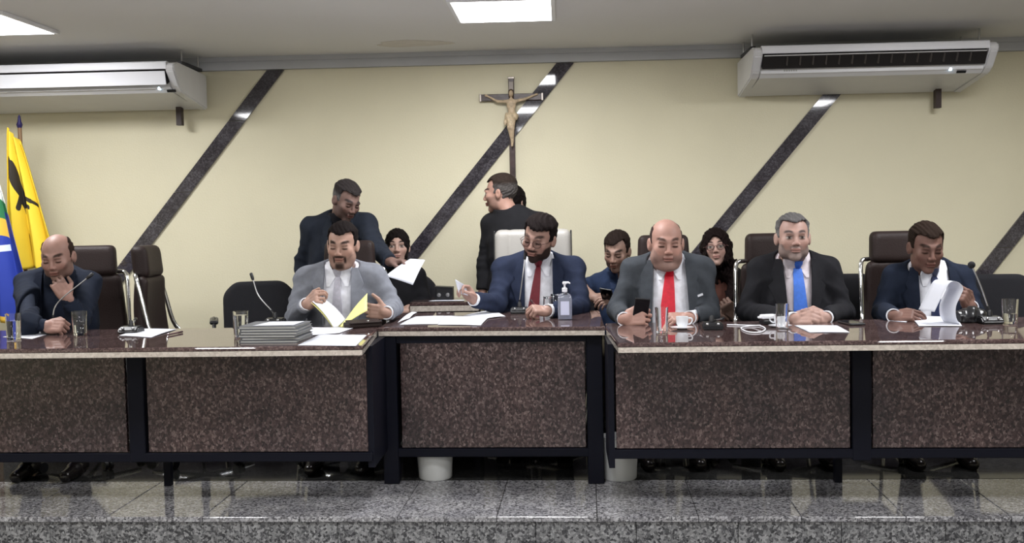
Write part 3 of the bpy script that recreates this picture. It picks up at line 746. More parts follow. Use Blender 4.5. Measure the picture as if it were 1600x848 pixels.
    def tie(s, col, z0=.035, z1=-.40, w0=.017, w1=.040, xc=0., sway=0., rough=.5, name='tie'):
        fn = lambda P: smin(s.torso(P, .010), s.neck(P, .004), .01); m = mat('tie_cloth', col, rough, bump=.2, bscale=400, var=.12, vscale=60)
        s.drape(name, [(z0+.020, xc-.020, xc+.020), (z0+.004, xc-.022, xc+.022), (z0-.018, xc-.012, xc+.012)], m, fn, .010, .008, 5)
        rows = []
        for k in range(12):
            t = k/11; z = z0-.016+(z1-z0+.016)*t; w = w0*.75+(w1-w0*.75)*min(1, t*1.25)**.8; x = xc+sway*t; rows.append((z, x-w, x+w))
        s.drape('tie_blade', rows, m, fn, .006, .004, 5)
    def lapels(s, col, op, w=.055, z0=.06, zl=-.30, notch=True):
        fn = lambda P: s.torso(P, .022); m = cloth(col); xc, ht, hb, zt, zb = op
        for sg in (-1, 1):
            rows = []
            for k in range(14):
                t = k/13; z = z0+(zl-z0)*t; zz = s.C[2]+z; tt = min(1, max(0, (zt-zz)/(zt-zb))); inn = ht+(hb-ht)*tt-.003
                ww = w*(.55+.9*min(1, t/.35)) if t < .35 else w*1.45*(1-(t-.35)/.65)+.004
                if notch and .28 < t < .36: ww *= .72
                x0, x1 = xc+sg*inn, xc+sg*(inn+ww); rows.append((z, min(x0, x1), max(x0, x1)))
            s.drape('lapel', rows, m, fn, .010, .005, 5)
    def legs(s, col=(.012, .012, .016), knee=.38, spread=.13, shoe=(.01, .008, .008), yk=None, kneeadj=0):
        f = Field(V(s.P[0]-.36, min(s.P[1], s.P[1]+s.fr[1]*.75)-.30, -.0), V(s.P[0]+.36, max(s.P[1], s.P[1]+s.fr[1]*.75)+.30, 1.0), .012)
        feet = []
        for sg in (-1, 1):
            hp = s.P+s.lat*sg*.085*s.g-V(0, 0, .02)
            if s.seat: kn = s.P+s.lat*sg*spread+s.fr*knee; kn[2] = .50; an = kn-s.fr*.16; an[2] = .10
            else: kn = hp.copy(); kn[2] = .47; kn = kn+s.fr*.02; an = hp.copy(); an[2] = .10
            f.cone(hp, kn, .088*min(1.2, s.g), .066, k=.04); f.cone(kn, an, .064, .050, k=.03); feet.append(an)
        f.ell(s.P, (s.wid*.44, .135*s.g, .13), s.Rt, k=.05)
        P = (f.ax[0][:, None, None], f.ax[1][None, :, None], f.ax[2][None, None, :]); f.F = np.maximum(f.F+.004*wob(P, 22, 5), .075-P[2]).astype(np.float32)
        Pv, Q = surface_nets(f); mesh_obj('trousers', Pv, Q, cloth(col), s.root, None, s.base, relax=1)
        for an in feet:
            f = Field(an-V(.2, .3, .12), an+V(.2, .3, .1), .007); t = s.fr
            f.cone(V(an[0], an[1], .05)-t*.03, V(an[0], an[1], .045)+t*.06, .038, .040, k=.02); f.cone(V(an[0], an[1], .04)+t*.06, V(an[0], an[1], .032)+t*.17, .040, .030, k=.02)
            f.cone(V(an[0], an[1], .05), V(an[0], an[1], .11), .040, .043, k=.02)
            P = (f.ax[0][:, None, None], f.ax[1][None, :, None], f.ax[2][None, None, :]); f.F = np.maximum(f.F, .002-P[2]).astype(np.float32); f.F = np.maximum(f.F, P[2]-.105).astype(np.float32)
            Pv, Q = surface_nets(f); mesh_obj('shoe', Pv, Q, mat('shoe_leather', shoe, .25), s.root, None, s.base)
    def specs(s, col=(.03, .015, .015), r=.0235, sq=.8):
        bm = bmesh.new(); k = s.p.get('hs', 1.); T_ = lambda q: Vector(s.H+s.R@(np.array(q)*k)-s.base)
        for sg in (-1, 1):
            add_tube(bm, [T_((sg*.032+cos(a)*r, -.0985+abs(cos(a))*.003, .002+sin(a)*r*sq)) for a in [2*pi*i/20 for i in range(21)]], .0017, 6)
            add_tube(bm, [T_((sg*.055, -.094, .006)), T_((sg*.072, -.072, .008)), T_((sg*.078, -.03, .008)), T_((sg*.078, .012, .004))], .0015, 6)
        add_tube(bm, [T_((-.009, -.100, .006)), T_((0, -.103, .009)), T_((.009, -.100, .006))], .0015, 6)
        fr = smooth_angle(obj('glasses', bm, mat('spectacle_frame', col, .3), s.root), 60)
        bm = bmesh.new()
        for sg in (-1, 1):
            c = [bm.verts.new(T_((sg*.032+cos(a)*r, -.0985, .002+sin(a)*r*sq))) for a in [2*pi*i/20 for i in range(20)]]; c2 = [bm.verts.new(T_((sg*.032+cos(a)*r, -.0975, .002+sin(a)*r*sq))) for a in [2*pi*i/20 for i in range(20)]]
            bm.faces.new(c); bm.faces.new(c2[::-1])
            for i in range(20): bm.faces.new((c[i], c[(i+1) % 20], c2[(i+1) % 20], c2[i]))
        g = obj('lens', bm, MT['glass'], None); g.parent = fr

# hair shapes in head space: P local coordinates, W world-aligned offset from the head centre
def crop_hair(p, top=.012, side=.004, line=.052, temple=.052, back=-.06, peak=0., part=0.):
    def fn(P, W3):
        x, y, z = P; ax = np.abs(x)
        t = side+(top-side)*smooth01(z, .035, .085)
        d = cranium(P, p)-t
        hl = line+.012*smooth01(ax, .0, .05)*1.0-peak*np.exp(-(ax/.014)**2)+part*x
        face = np.maximum(np.maximum(y-(-.020), z-hl), ax-.2)                # everything in front of y=-.02 below the hair line
        face = np.maximum(y+.020+.55*np.maximum(0, z-.02)*0, z-hl)
        low = np.maximum(z-(.004), y-.030)                                     # below the sideburn, in front of the ear's back
        lowb = z-back
        d = smax(d, -face, .006); d = smax(d, -low, .006); d = np.maximum(d, -lowb-0.0)
        return d
    return fn
def bald_hair(p, side=.0035, ring=.040, back=-.06):
    def fn(P, W3):
        x, y, z = P; ax = np.abs(x); d = cranium(P, p)-side
        top = -(z-(ring+.15*np.maximum(y, 0)))                              # keep below the ring
        crown = dell(P, (0, -.035, .085), (.0665*p.get('w', 1), .125, .085))
        d = smax(d, -crown, .006)
        face = y+.012; d = smax(d, -face, .006)
        low = np.maximum(z-.0, y-.030); d = smax(d, -low, .006); d = np.maximum(d, back-z)
        return d
    return fn

# ------------------------------------------------------------------ the people
WHITE = (.78, .79, .85)
def seated_suit(pr, suit, op, tiec=None, shirt=WHITE, fold=.004, seed=1., trousers=None, tiekw={}, lapelc=None, colkw={}, grow=.022):
    """op: (x centre, half width at top, half width at bottom, z top offset, z bottom offset) relative to the shoulder line"""
    o = (op[0], op[1]+.010, op[2], pr.C[2]+op[3], pr.C[2]+op[4])
    pr.body()
    pr.garment('shirt', shirt, .008, .010, fold=.0028, seed=seed+3, neckcut=.004, sleeve=(.04, .036, .03))
    pr.garment('jacket', suit, .008, grow, opening=o, fold=fold, seed=seed, neckcut=.025, collar=.0, cuffback=.008, pads=True)
    pr.cuffs(); pr.collar(shirt, xc=op[0], **colkw); pr.lapels(lapelc or suit, (op[0], o[1], o[2], o[3], o[4]))
    if tiec: pr.tie(tiec, xc=op[0], **tiekw)
    pr.legs(trousers or tuple(c*.8 for c in suit))

# 1 bald man on the left, chin on his hand
f1 = dict(w=1.02, jaw=1.05, haircol=(.03, .02, .016), bearded='stubble', eyes='down', beardcol=(.05, .035, .03))
p = Person('bald man in a dark navy blazer resting his chin on one hand', aty(90, 403, 5.62), (4, 15, -3), (aty(42, 444, 5.82), aty(140, 444, 5.82)), 5.8, f1, (0.299, 0.172, 0.138))
w = atz(72, 509, .822); p.arm('L', w, (1, -.15, 0), (0, -.75, .65), 'fist', 'over', elbow=atz(24, 508, .84)+V(0, .12, 0))
w = aty(105, 464, 5.50); p.arm('R', w, (-.50, -.05, .80), (.40, -.90, .15), 'grip', 'side', elbow=aty(124, 500, 5.56))
p.body(); p.garment('shirt', (.015, .02, .035), .008, .010, fold=.002, neckcut=.002, sleeve=(.04, .036, .03), collar=.03)
p.garment('jacket', (.010, .014, .026), .008, .022, opening=(0, .05, .03, p.C[2]+.05, p.C[2]-.35), fold=.006, neckcut=.016, collar=.02, cuffback=.03)
p.lapels((.012, .016, .030), (0, .05, .03, p.C[2]+.05, p.C[2]-.35)); p.legs((.01, .012, .018))
p.hair(bald_hair(f1), (.035, .022, .018))

# 2 standing man in a dark suit handing a sheet over
f2 = dict(w=.98, haircol=(.04, .035, .035), bearded='stubble', eyes='down')
p = Person('standing man in a dark blue suit handing down a sheet of paper', aty(541, 315, 6.66), (42, 26, 6), (aty(489, 356, 6.78), aty(572, 352, 6.72)), 6.8, f2, (0.176, 0.108, 0.091), seat=False, pelvis=aty(528, 352, 6.86)*V(1, 1, 0)+V(0, 0, .84))
p.arm('L', aty(478, 462, 6.80), (0, -.1, -1), (-1, 0, 0), 'relaxed', elbow=aty(474, 412, 6.86))
p.arm('R', aty(611, 409, 6.36), (.93, -.3, .05), (.2, .1, .95), 'pinch', 'under', elbow=aty(592, 392, 6.55))
p.body(); p.garment('shirt', (.012, .012, .016), .009, .010, fold=.002, neckcut=.002, sleeve=(.04, .036, .03), collar=.03)
p.garment('jacket', (.016, .020, .030), .008, .020, opening=(.03, .045, .02, p.C[2]+.06, p.C[2]-.3), fold=.006, neckcut=.014, collar=.02, cuffback=.02, hem=.72, pads=True)
p.lapels((.016, .020, .028), (.03, .045, .02, p.C[2]+.06, p.C[2]-.3)); p.legs((.014, .016, .024))
p.hair(crop_hair(f2, .014, .003, .070), (.035, .03, .03), grey=lambda L: smooth01(-L[:, 2], -.065, -.03)*.8)

# 3 man in a light grey suit reading a yellow folder
f3 = dict(w=1.0, jaw=1.08, haircol=(.012, .009, .009), bearded='goatee', eyes='down', double=1, neck=.060, bearda=.93)
p = Person('man in a light grey suit with a goatee holding papers and a yellow folder', aty(535, 384, 5.82), (-3, 10, 2), (aty(481, 436, 5.92), aty(585, 434, 5.92)), 5.9, f3, (0.375, 0.231, 0.18), girth=1.12)
p.arm('L', aty(478, 476, 5.66), (.65, -.35, .45), (-.45, -.75, .45), 'pinch', 'side', elbow=aty(462, 494, 5.80))
p.arm('R', aty(604, 488, 5.66), (-.92, -.25, .12), (-.15, -.95, .05), 'grip', 'out', elbow=aty(614, 480, 5.88), right=False)
seated_suit(p, (.185, .195, .225), (0, .066, .078, .07, -.42), (.44, .43, .50), seed=2., trousers=(.13, .14, .17), tiekw=dict(w1=.034, sway=.0), fold=.006)
p.hair(crop_hair(f3, .013, .005, .070), (.014, .011, .011))

# 4 woman at the back left
f4 = dict(w=.94, jaw=.85, haircol=(.008, .006, .006), eyes='open', neck=.046, hs=.97, lip=(.30, .10, .09))
p = Person('woman with smooth black hair in a black jacket behind the held sheet', aty(621, 387, 6.95), (6, -5, 0), (aty(598, 434, 7.03), aty(652, 434, 7.03)), 7.0, f4, (0.391, 0.255, 0.206), scale=.92, pelvis=aty(622, 440, 7.10)*V(1, 1, 0)+V(0, 0, .52))
p.arm('L', aty(608, 484, 6.80), (.8, -.5, -.1), (0, -.3, .95), 'relaxed', elbow=aty(588, 478, 7.0)); p.arm('R', aty(640, 482, 6.80), (-.8, -.5, -.1), (0, -.3, .95), 'relaxed', elbow=aty(662, 478, 7.0))
p.body(.005); p.garment('jacket', (.009, .009, .011), .009, .022, fold=.005, neckcut=.006, collar=.03, cuffback=.02, sleeve=(.058, .048, .038)); p.legs((.02, .02, .025))
def fn4(P, W3):
    x, y, z = P; d = cranium(P, f4)-.012; d = smin(d, dell(P, (0, .045, -.05), (.062, .045, .085)), .02)
    d = smax(d, -dell(P, (0, -.10, -.032), (.057, .10, .098)), .008); return d
p.hair(fn4, (.010, .008, .008), down=.05)

# 5 standing man seen from behind
f5 = dict(w=.98, haircol=(.03, .022, .018), bearded='stubble', eyes='open')
p = Person('standing man in black seen from behind, face turned to the left', aty(781, 303, 6.88), (-104, 4, 0), (aty(770, 351, 6.92), aty(842, 349, 6.80)), 6.7, f5, (0.374, 0.216, 0.168), seat=False, back=True, pelvis=aty(803, 350, 6.84)*V(1, 1, 0)+V(0, 0, .84), girth=1.05)
p.arm('L', aty(754, 458, 6.88), (0, .1, -1), (-1, 0, 0), 'relaxed', elbow=aty(759, 408, 6.92), right=False); p.arm('R', aty(858, 460, 6.80), (0, .1, -1), (1, 0, 0), 'relaxed', elbow=aty(856, 405, 6.80), right=True)
p.body(); p.garment('jacket', (.011, .011, .013), .008, .024, fold=.004, neckcut=.010, collar=.035, cuffback=.02, hem=.70, pads=True); p.legs((.010, .010, .012))
p.hair(crop_hair(f5, .012, .0025, .078), (.030, .022, .018), grey=lambda L: smooth01(-L[:, 2], -.07, -.04)*.45)

# woman hidden behind him, only her black hair shows
f12 = dict(w=.92, jaw=.85, haircol=(.01, .008, .008), eyes='open', neck=.046, hs=.95)
p = Person('woman with long black hair almost hidden behind the standing man in black', aty(803, 318, 7.20), (150, 5, 0), (aty(786, 362, 7.22), aty(832, 362, 7.22)), 7.1, f12, (0.376, 0.239, 0.191), seat=False, back=True, scale=.9, pelvis=aty(808, 360, 7.24)*V(1, 1, 0)+V(0, 0, .80), girth=.85)
p.arm('L', aty(782, 455, 7.05), (0, .1, -1), (-1, 0, 0), 'relaxed', elbow=aty(780, 410, 7.1), right=False); p.arm('R', aty(838, 455, 7.05), (0, .1, -1), (1, 0, 0), 'relaxed', elbow=aty(838, 410, 7.1), right=True)
p.body(.006); p.garment('jacket', (.02, .018, .02), .010, .018, fold=.004, neckcut=.006, collar=.02, cuffback=.02, sleeve=(.052, .044, .036), hem=.70); p.legs((.012, .012, .014))
def fn12(P, W3):
    x, y, z = P; d = cranium(P, f12)-.014; d = smin(d, dell(P, (0, .05, -.09), (.075, .050, .13)), .03); d = smax(d, -dell(P, (0, -.10, -.032), (.057, .10, .098)), .008); return d
p.hair(fn12, (.010, .008, .008), down=.12)

# 6 presiding man in the middle
f6 = dict(w=1.0, haircol=(.012, .010, .010), bearded='full', eyes='down', hs=1.07, bearda=.93, browa=.9)
p = Person('bearded man with glasses, navy suit and dark red tie at the middle desk', aty(842, 374, 6.14), (-24, 12, 10), (aty(788, 420, 6.30), aty(896, 420, 6.30)), 6.3, f6, (0.323, 0.196, 0.158), girth=1.12)
p.arm('L', aty(741, 468, 5.98), (-.55, -.25, .75), (.35, .65, .55), 'grip', 'under', elbow=aty(776, 474, 6.16))
p.arm('R', aty(857, 485, 5.78), (-.78, -.38, .12), (-.1, -.50, .85), 'pen', 'under', elbow=aty(908, 480, 6.12), right=False)
seated_suit(p, (.016, .022, .045), (0.0, .070, .082, .07, -.42), (.165, .008, .018), seed=3., tiekw=dict(w1=.036, sway=-.05, z1=-.36), fold=.005)
p.specs((.06, .02, .015))
p.hair(crop_hair(f6, .019, .008, .064, part=-.2), (.013, .010, .010), disp=.0022)

# 7 man in a blue shirt looking at his phone
f7 = dict(w=.95, haircol=(.014, .010, .009), bearded='stubble', eyes='down')
p = Person('man in a dark blue short-sleeved shirt looking at his phone by the wall', aty(964, 394, 6.72), (-20, 18, 2), (aty(934, 444, 6.84), aty(1004, 440, 6.84)), 6.8, f7, (0.316, 0.199, 0.155), pelvis=aty(968, 440, 6.98)*V(1, 1, 0)+V(0, 0, .52))
p.arm('L', aty(929, 465, 6.56), (.86, -.30, -.02), (-.1, -.55, .85), 'grip', 'over', elbow=aty(908, 452, 6.74), bare=True)
p.arm('R', aty(968, 470, 6.50), (-.8, -.3, .1), (.1, -.5, .85), 'relaxed', 'side', elbow=aty(1008, 470, 6.7), bare=True)
p.body(.0045); p.garment('shirt', (.022, .036, .078), .008, .020, fold=.005, neckcut=.004, collar=.03, short=.80, sleeve=(.060, .056, .05), opening=(0, .022, .005, p.C[2]+.08, p.C[2]-.06)); p.legs((.07, .06, .04))
p.collar((.024, .038, .082), drop=.05)
p.hair(crop_hair(f7, .015, .006, .070, part=.2), (.020, .014, .012))

# 8 big bald man in a grey suit with a bright red tie
f8 = dict(w=1.0, jaw=1.16, haircol=(.03, .02, .018), browcol=(.05, .03, .025), bearded='stubble', beardcol=(.16, .12, .11), eyes='down', double=1, cheek=1, neck=.072, hs=1.10)
p = Person('heavy bald man in a slate grey suit and bright red tie holding a phone', aty(1041, 382, 5.80), (2, 6, 1), (aty(990, 424, 5.96), aty(1096, 421, 5.96)), 5.95, f8, (0.374, 0.213, 0.171), girth=1.34, belly=1.1)
p.arm('L', aty(975, 498, 5.40), (.95, -.22, .12), (-.2, -.90, .35), 'grip', 'over', elbow=aty(966, 484, 5.90), size=1.12)
p.arm('R', aty(1078, 496, 5.42), (-.95, -.28, .02), (-.1, -.45, .88), 'relaxed', 'side', elbow=aty(1108, 487, 5.88), right=False, size=1.1)
seated_suit(p, (.047, .053, .062), (.0, .075, .110, .08, -.42), (.62, .008, .030), seed=4., tiekw=dict(w0=.024, w1=.046, z0=.028, z1=-.385, sway=-.03), fold=.006, colkw=dict(drop=.07), grow=.028)
p.hair(bald_hair(f8, .003), (.045, .030, .028))
bm = bmesh.new(); add_box(bm, (0, 0, 0), (.034, .006, .011), Matrix.Rotation(-.35, 3, 'Y')); o = obj('pocket_square', bm, cloth(WHITE), p.root); o['label'] = 'white folded pocket square'
q, _ = ray_depth(lambda P: p.torso(P, .030), p.C, p.fr, [.155], [-.125], p.lat, V(0, 0, 1)); o.location = Vector(q[0]-p.base+p.fr*.012)
P8 = p

# 9 woman with long curly hair and glasses
f9 = dict(w=.95, jaw=.88, haircol=(.012, .008, .008), eyes='open', neck=.046, hs=.98, lip=(.30, .09, .08))
p = Person('woman with long black curly hair and glasses in a black cardigan', aty(1119, 389, 6.78), (-10, -9, -5), (aty(1096, 436, 6.88), aty(1156, 440, 6.88)), 6.9, f9, (0.415, 0.27, 0.222), scale=.92, pelvis=aty(1126, 440, 7.02)*V(1, 1, 0)+V(0, 0, .52))
p.arm('R', aty(1141, 492, 6.60), (-.35, -.55, .75), (.3, -.9, -.3), 'fist', 'over', elbow=aty(1158, 490, 6.84), right=False); p.arm('L', aty(1108, 494, 6.64), (.6, -.6, .2), (0, -.6, .8), 'relaxed', elbow=aty(1090, 486, 6.86))
p.body(.0045); p.garment('blouse', (.085, .035, .026), .009, .012, fold=.003, neckcut=.03, opening=(0, .05, .0, p.C[2]+.12, p.C[2]-.02))
p.garment('cardigan', (.010, .009, .010), .009, .026, opening=(.0, .05, .065, p.C[2]+.1, p.C[2]-.3), fold=.006, neckcut=.03, sleeve=(.060, .052, .042), cuffback=.02); p.legs((.015, .015, .02))
p.specs((.10, .03, .03), .0245, .72)
def fn9(P, W3):
    x, y, z = P; d = cranium(P, f9)-.020
    X, Y, Z = W3; wv = .012*np.sin(46*Z+3*np.sin(17*X))
    d = smin(d, dcone((X+wv, Y, Z), (.055, .035, .00), (.098, .015, -.20), .048, .046), .03)
    d = smin(d, dcone((X+wv, Y, Z), (.098, .015, -.20), (.075, -.065, -.30), .044, .022), .03)
    d = smin(d, dcone((X-wv, Y, Z), (-.060, .04, .00), (-.075, .03, -.16), .030, .024), .03)
    d = smin(d, dell((X, Y, Z), (.01, .06, -.10), (.09, .05, .14)), .03)
    d = d+.006*np.sin(75*Z+5*np.sin(30*X)+20*Y)*smooth01(-Z, -.03, .05)
    d = smax(d, -dell(P, (0, -.10, -.030), (.056, .095, .103)), .008); return d
p.hair(fn9, (.012, .008, .008), down=.22, disp=.002, extra=.06)

# 10 grey-haired man with a blue tie and clasped hands
f10 = dict(w=1.03, jaw=1.06, haircol=(.09, .085, .085), browcol=(.06, .05, .05), bearded='full', beardcol=(.15, .135, .13), bearda=.6, eyes='open', neck=.062, hs=1.05)
p = Person('grey-haired bearded man in a black suit and bright blue tie with clasped hands', aty(1239, 373, 5.82), (-2, -2, 0), (aty(1189, 422, 5.94), aty(1291, 420, 5.94)), 5.9, f10, (0.391, 0.247, 0.206), girth=1.2)
wl, wr = aty(1239, 498, 5.40), aty(1291, 496, 5.40)
p.arm('L', wl, (.80, -.52, .10), (-.35, -.70, .62), 'clasp', 'over', elbow=aty(1168, 486, 5.90), size=1.05)
p.arm('R', wr, (-.86, -.40, .18), (.25, -.75, .60), 'clasp', 'over', elbow=aty(1318, 486, 5.90), right=False, size=1.05)
seated_suit(p, (.015, .015, .018), (0, .070, .050, .075, -.42), (.045, .16, .62), seed=5., tiekw=dict(w0=.028, w1=.040, z0=.030, z1=-.35, sway=.012), fold=.005, shirt=(.66, .60, .64))
p.hair(crop_hair(f10, .014, .0035, .078), (.11, .105, .105), grey=lambda L: .75*smooth01(-L[:, 2], -.09, -.02))

# 11 man on the right turning a page
f11 = dict(w=1.0, haircol=(.018, .012, .010), eyes='down', bearded=0, neck=.060, hs=1.05, lip=(.16, .06, .05))
p = Person('man in a navy suit and dark blue tie turning a page on the right', aty(1447, 388, 5.78), (2, 15, 1), (aty(1400, 434, 5.92), aty(1500, 434, 5.92)), 5.9, f11, (0.153, 0.084, 0.067), girth=1.1)
p.arm('L', aty(1396, 493, 5.42), (.86, -.42, .05), (-.2, -.55, .80), 'relaxed', 'side', elbow=aty(1378, 486, 5.88), size=1.04)
p.arm('R', aty(1518, 480, 5.62), (-.45, -.35, .62), (.45, -.80, .1), 'grip', 'over', elbow=aty(1522, 488, 5.86), right=False, size=1.04)
seated_suit(p, (.012, .017, .032), (0, .072, .085, .07, -.42), (.018, .028, .085), seed=6., tiekw=dict(w1=.036, z1=-.40, sway=.008), fold=.005)
p.hair(crop_hair(f11, .014, .005, .070), (.022, .015, .012))

# ------------------------------------------------------------------ air conditioners
MT['vane'] = mat('shade_dark_vane', (.085, .075, .07), .6)  # vanes coloured dark to stand in for the shade inside the outlet
def split_unit(x0, x1, label, open_front, led=.25):
    """long unit hung under the ceiling against the wall; x0..x1 is its span"""
    t = thing('air_conditioner', label, 'air conditioner', ((x0+x1)/2, WY-.05, 2.06)); L_ = x1-x0; hx = L_/2
    prof = [(.0, .225), (-.60, .235), (-.635, .215), (-.632, .190), (-.53, .105), (-.50, .075), (0, .0)]
    lower = [(.0, .225), (-.60, .235), (-.635, .215), (-.625, .19), (-.60, .185), (-.53, .092), (-.48, .067), (0, .0)]
    # casing: underside and back
    bm = bmesh.new(); add_extr(bm, [(0, .225), (-.50, .225), (-.515, .085), (-.47, .062), (0, 0)], (0, 0, 0), (0, 1, 0), (0, 0, 1), (1, 0, 0), -hx+.05, hx-.05)
    obj('casing', bm, MT['ac_body'], t)
    for s in (-1, 1):
        bm = bmesh.new(); add_extr(bm, [(0, .225), (-.55, .240), (-.628, .222), (-.640, .200), (-.630, .175), (-.545, .088), (-.49, .058), (0, -.006)], (0, 0, 0), (0, 1, 0), (0, 0, 1), (1, 0, 0), s*hx, s*(hx-.055))
        bmesh.ops.bevel(bm, geom=bm.edges[:], offset=.008, segments=2, affect='EDGES'); obj('end_cap', bm, MT['ac_body'], t)
    box('top_cover', (0, -.31, .232), (L_-.10, .62, .012), MT['white_plastic'], t)
    box('front_strip', (0, -.622, .212), (L_-.10, .02, .045), MT['white_plastic'], t, bevel=.004)
    box('outlet', (0, -.575, .155), (L_-.12, .055, .085), MT['slot'], t, rot=Matrix.Rotation(.55, 3, 'X'))
    if open_front:
        for k in range(15):
            if k in (4, 5) and False: continue
            x = -hx+.20+k*(L_-.36)/14
            box('vane', (x, -.600, .150), (.004, .030, .055), MT['vane'], t, rot=Matrix.Rotation(.5, 3, 'X') @ Matrix.Rotation(.35, 3, 'Z'))
        box('louver_blade', (0, -.618, .176), (L_-.13, .022, .004), MT['ac_body'], t, rot=Matrix.Rotation(-.2, 3, 'X'))
    else:
        box('louver_blade', (0, -.612, .138), (L_-.125, .006, .085), MT['white_plastic'], t, rot=Matrix.Rotation(.30, 3, 'X'), bevel=.002)
    # lower front panel
    bm = bmesh.new(); add_box(bm, (0, -.535, .099), (L_-.115, .014, .040), Matrix.Identity(3), .003); obj('lower_panel', bm, MT['ac_body'], t)
    bm = bmesh.new(); add_extr(bm, [(-.545, .118), (-.53, .126), (-.23, .045), (-.24, .028), (-.50, .058), (-.535, .082)], (0, 0, 0), (0, 1, 0), (0, 0, 1), (1, 0, 0), -hx+.055, hx-.055); obj('underside', bm, MT['ac_body'], t)
    bm = bmesh.new(); bmesh.ops.create_uvsphere(bm, u_segments=12, v_segments=8, radius=.010); o = obj('indicator_light', bm, MT['led'], t, True); o.location = (hx-led, -.535, .083)
    bm = bmesh.new(); bmesh.ops.create_uvsphere(bm, u_segments=8, v_segments=6, radius=.004); o = obj('indicator_light', bm, MT['led'], t, True); o.location = (hx-led+.03, -.535, .088)
    n = box('receiver_window', (hx-led+.07, -.520, .068), (.055, .008, .016), MT['dark_plastic'], t, rot=Matrix.Rotation(.9, 3, 'X'))
    # small grey maker's lettering
    for k in range(6):
        box('lettering_mark', (-hx+.20+.014*k, -.541, .096), (.010, .003, .010), MT['grey_plastic'], t)
    for s in (-1, 1):
        hb = box('hanger', (s*(hx-.03), -.24, .252), (.03, .40, .020), MT['dark_plastic'], t)
        for yy in (-.08, -.40): tube('rod', [(s*(hx-.03), yy, .25), (s*(hx-.03), yy, CEIL-2.06)], .006, MT['steel'], hb, 6)
    box('drain_bracket', (hx-.17, -.06, -.045), (.035, .05, .13), MAT_BR, t)
    return t
MAT_BR = mat('dark_brown_bracket', (.03, .015, .012), .5)
split_unit(-4.15, -2.36, 'long white air conditioner at the left with its louver flap shut', False, .13)
split_unit(1.16, 2.60, 'long white air conditioner at the right with its air outlet open', True)

# ------------------------------------------------------------------ crucifix
cx, cz = aty(799, 152, WY-.03)[0], aty(799, 152, WY-.03)[2]
t = thing('crucifix', 'dark wooden crucifix with a pale carved figure hanging on the cream wall', 'crucifix', (cx, WY-.022, cz))
box('upright', (0, 0, -.205), (.038, .026, .665), MT['wood'], t, bevel=.003)
box('crossbeam', (0, -.004, 0), (.405, .028, .045), MT['wood'], t, bevel=.003)
box('name_plate', (0, -.022, .075), (.030, .008, .055), mat('plate_metal', (.30, .25, .22), .4), t, bevel=.002)
for c, s_ in (((0, -.001, .128), (.044, .030, .012)), ((0, -.001, -.535), (.044, .030, .012)), ((.205, -.004, 0), (.012, .032, .050)), ((-.205, -.004, 0), (.012, .032, .050))):
    box('end_tip', c, s_, mat('tip_metal', (.35, .31, .28), .35, metal=.6), t, bevel=.002)
f = Field((-.22, -.11, -.40), (.22, .02, .09), .0032); y0 = -.045
f.ell((0, y0-.012, .022), (.015, .017, .021), k=.004); f.cone((0, y0, -.0), (0, y0-.008, .012), .009, .009, k=.006)
f.ell((0, y0, -.050), (.031, .019, .040), k=.014); f.ell((.002, y0-.001, -.100), (.024, .017, .030), k=.016)
for s_ in (-1, 1):
    f.cone((s_*.026, y0, -.030), (s_*.090, y0+.010, -.022+.006*s_), .0115, .0085, k=.010); f.cone((s_*.090, y0+.010, -.022+.006*s_), (s_*.162, y0+.018, .012), .0085, .006, k=.006); f.ell((s_*.168, y0+.018, .014), (.010, .006, .008), k=.004)
f.cone((-.012, y0, -.130), (-.016, y0-.026, -.205), .017, .013, k=.010); f.cone((.014, y0, -.130), (.006, y0-.024, -.208), .017, .013, k=.010)
f.cone((-.016, y0-.026, -.205), (.0, y0+.006, -.290), .012, .008, k=.006); f.cone((.006, y0-.024, -.208), (.004, y0-.002, -.292), .012, .008, k=.006)
f.cone((.002, y0+.002, -.290), (.002, y0-.016, -.322), .009, .007, k=.006)
Pv, Q = surface_nets(f); fig = mesh_obj('carved_figure', Pv, Q, MT['ivory'], t)
f = Field((-.08, -.11, -.24), (.08, .02, -.08), .0035); f.cone((-.02, y0-.002, -.128), (.022, y0-.002, -.128), .026, .026, k=.02); f.cone((-.010, y0-.008, -.14), (-.006, y0-.018, -.185), .024, .020, k=.02)
f.cone((-.030, y0-.006, -.125), (-.040, y0-.01, -.175), .012, .010, k=.01); P = (f.ax[0][:, None, None], f.ax[1][None, :, None], f.ax[2][None, None, :]); f.F = (f.F+.0025*np.sin(220*P[0]+60*P[2])).astype(np.float32)
Pv, Q = surface_nets(f); mesh_obj('loincloth', Pv, Q, mat('carved_cloth', (.60, .48, .32), .5, var=.2, vscale=70), fig)
f = Field((-.05, -.11, -.03), (.05, .02, .07), .003); f.ell((0, y0-.004, .028), (.019, .019, .022), k=.004); f.ell((.0, y0+.004, .005), (.018, .013, .02), k=.006); f.F = smax(f.F, -dell((f.ax[0][:, None, None], f.ax[1][None, :, None], f.ax[2][None, None, :]), (0, y0-.03, .014), (.013, .018, .020)), .003).astype(np.float32)
Pv, Q = surface_nets(f); mesh_obj('hair', Pv, Q, mat('carved_hair', (.06, .035, .02), .6), fig)

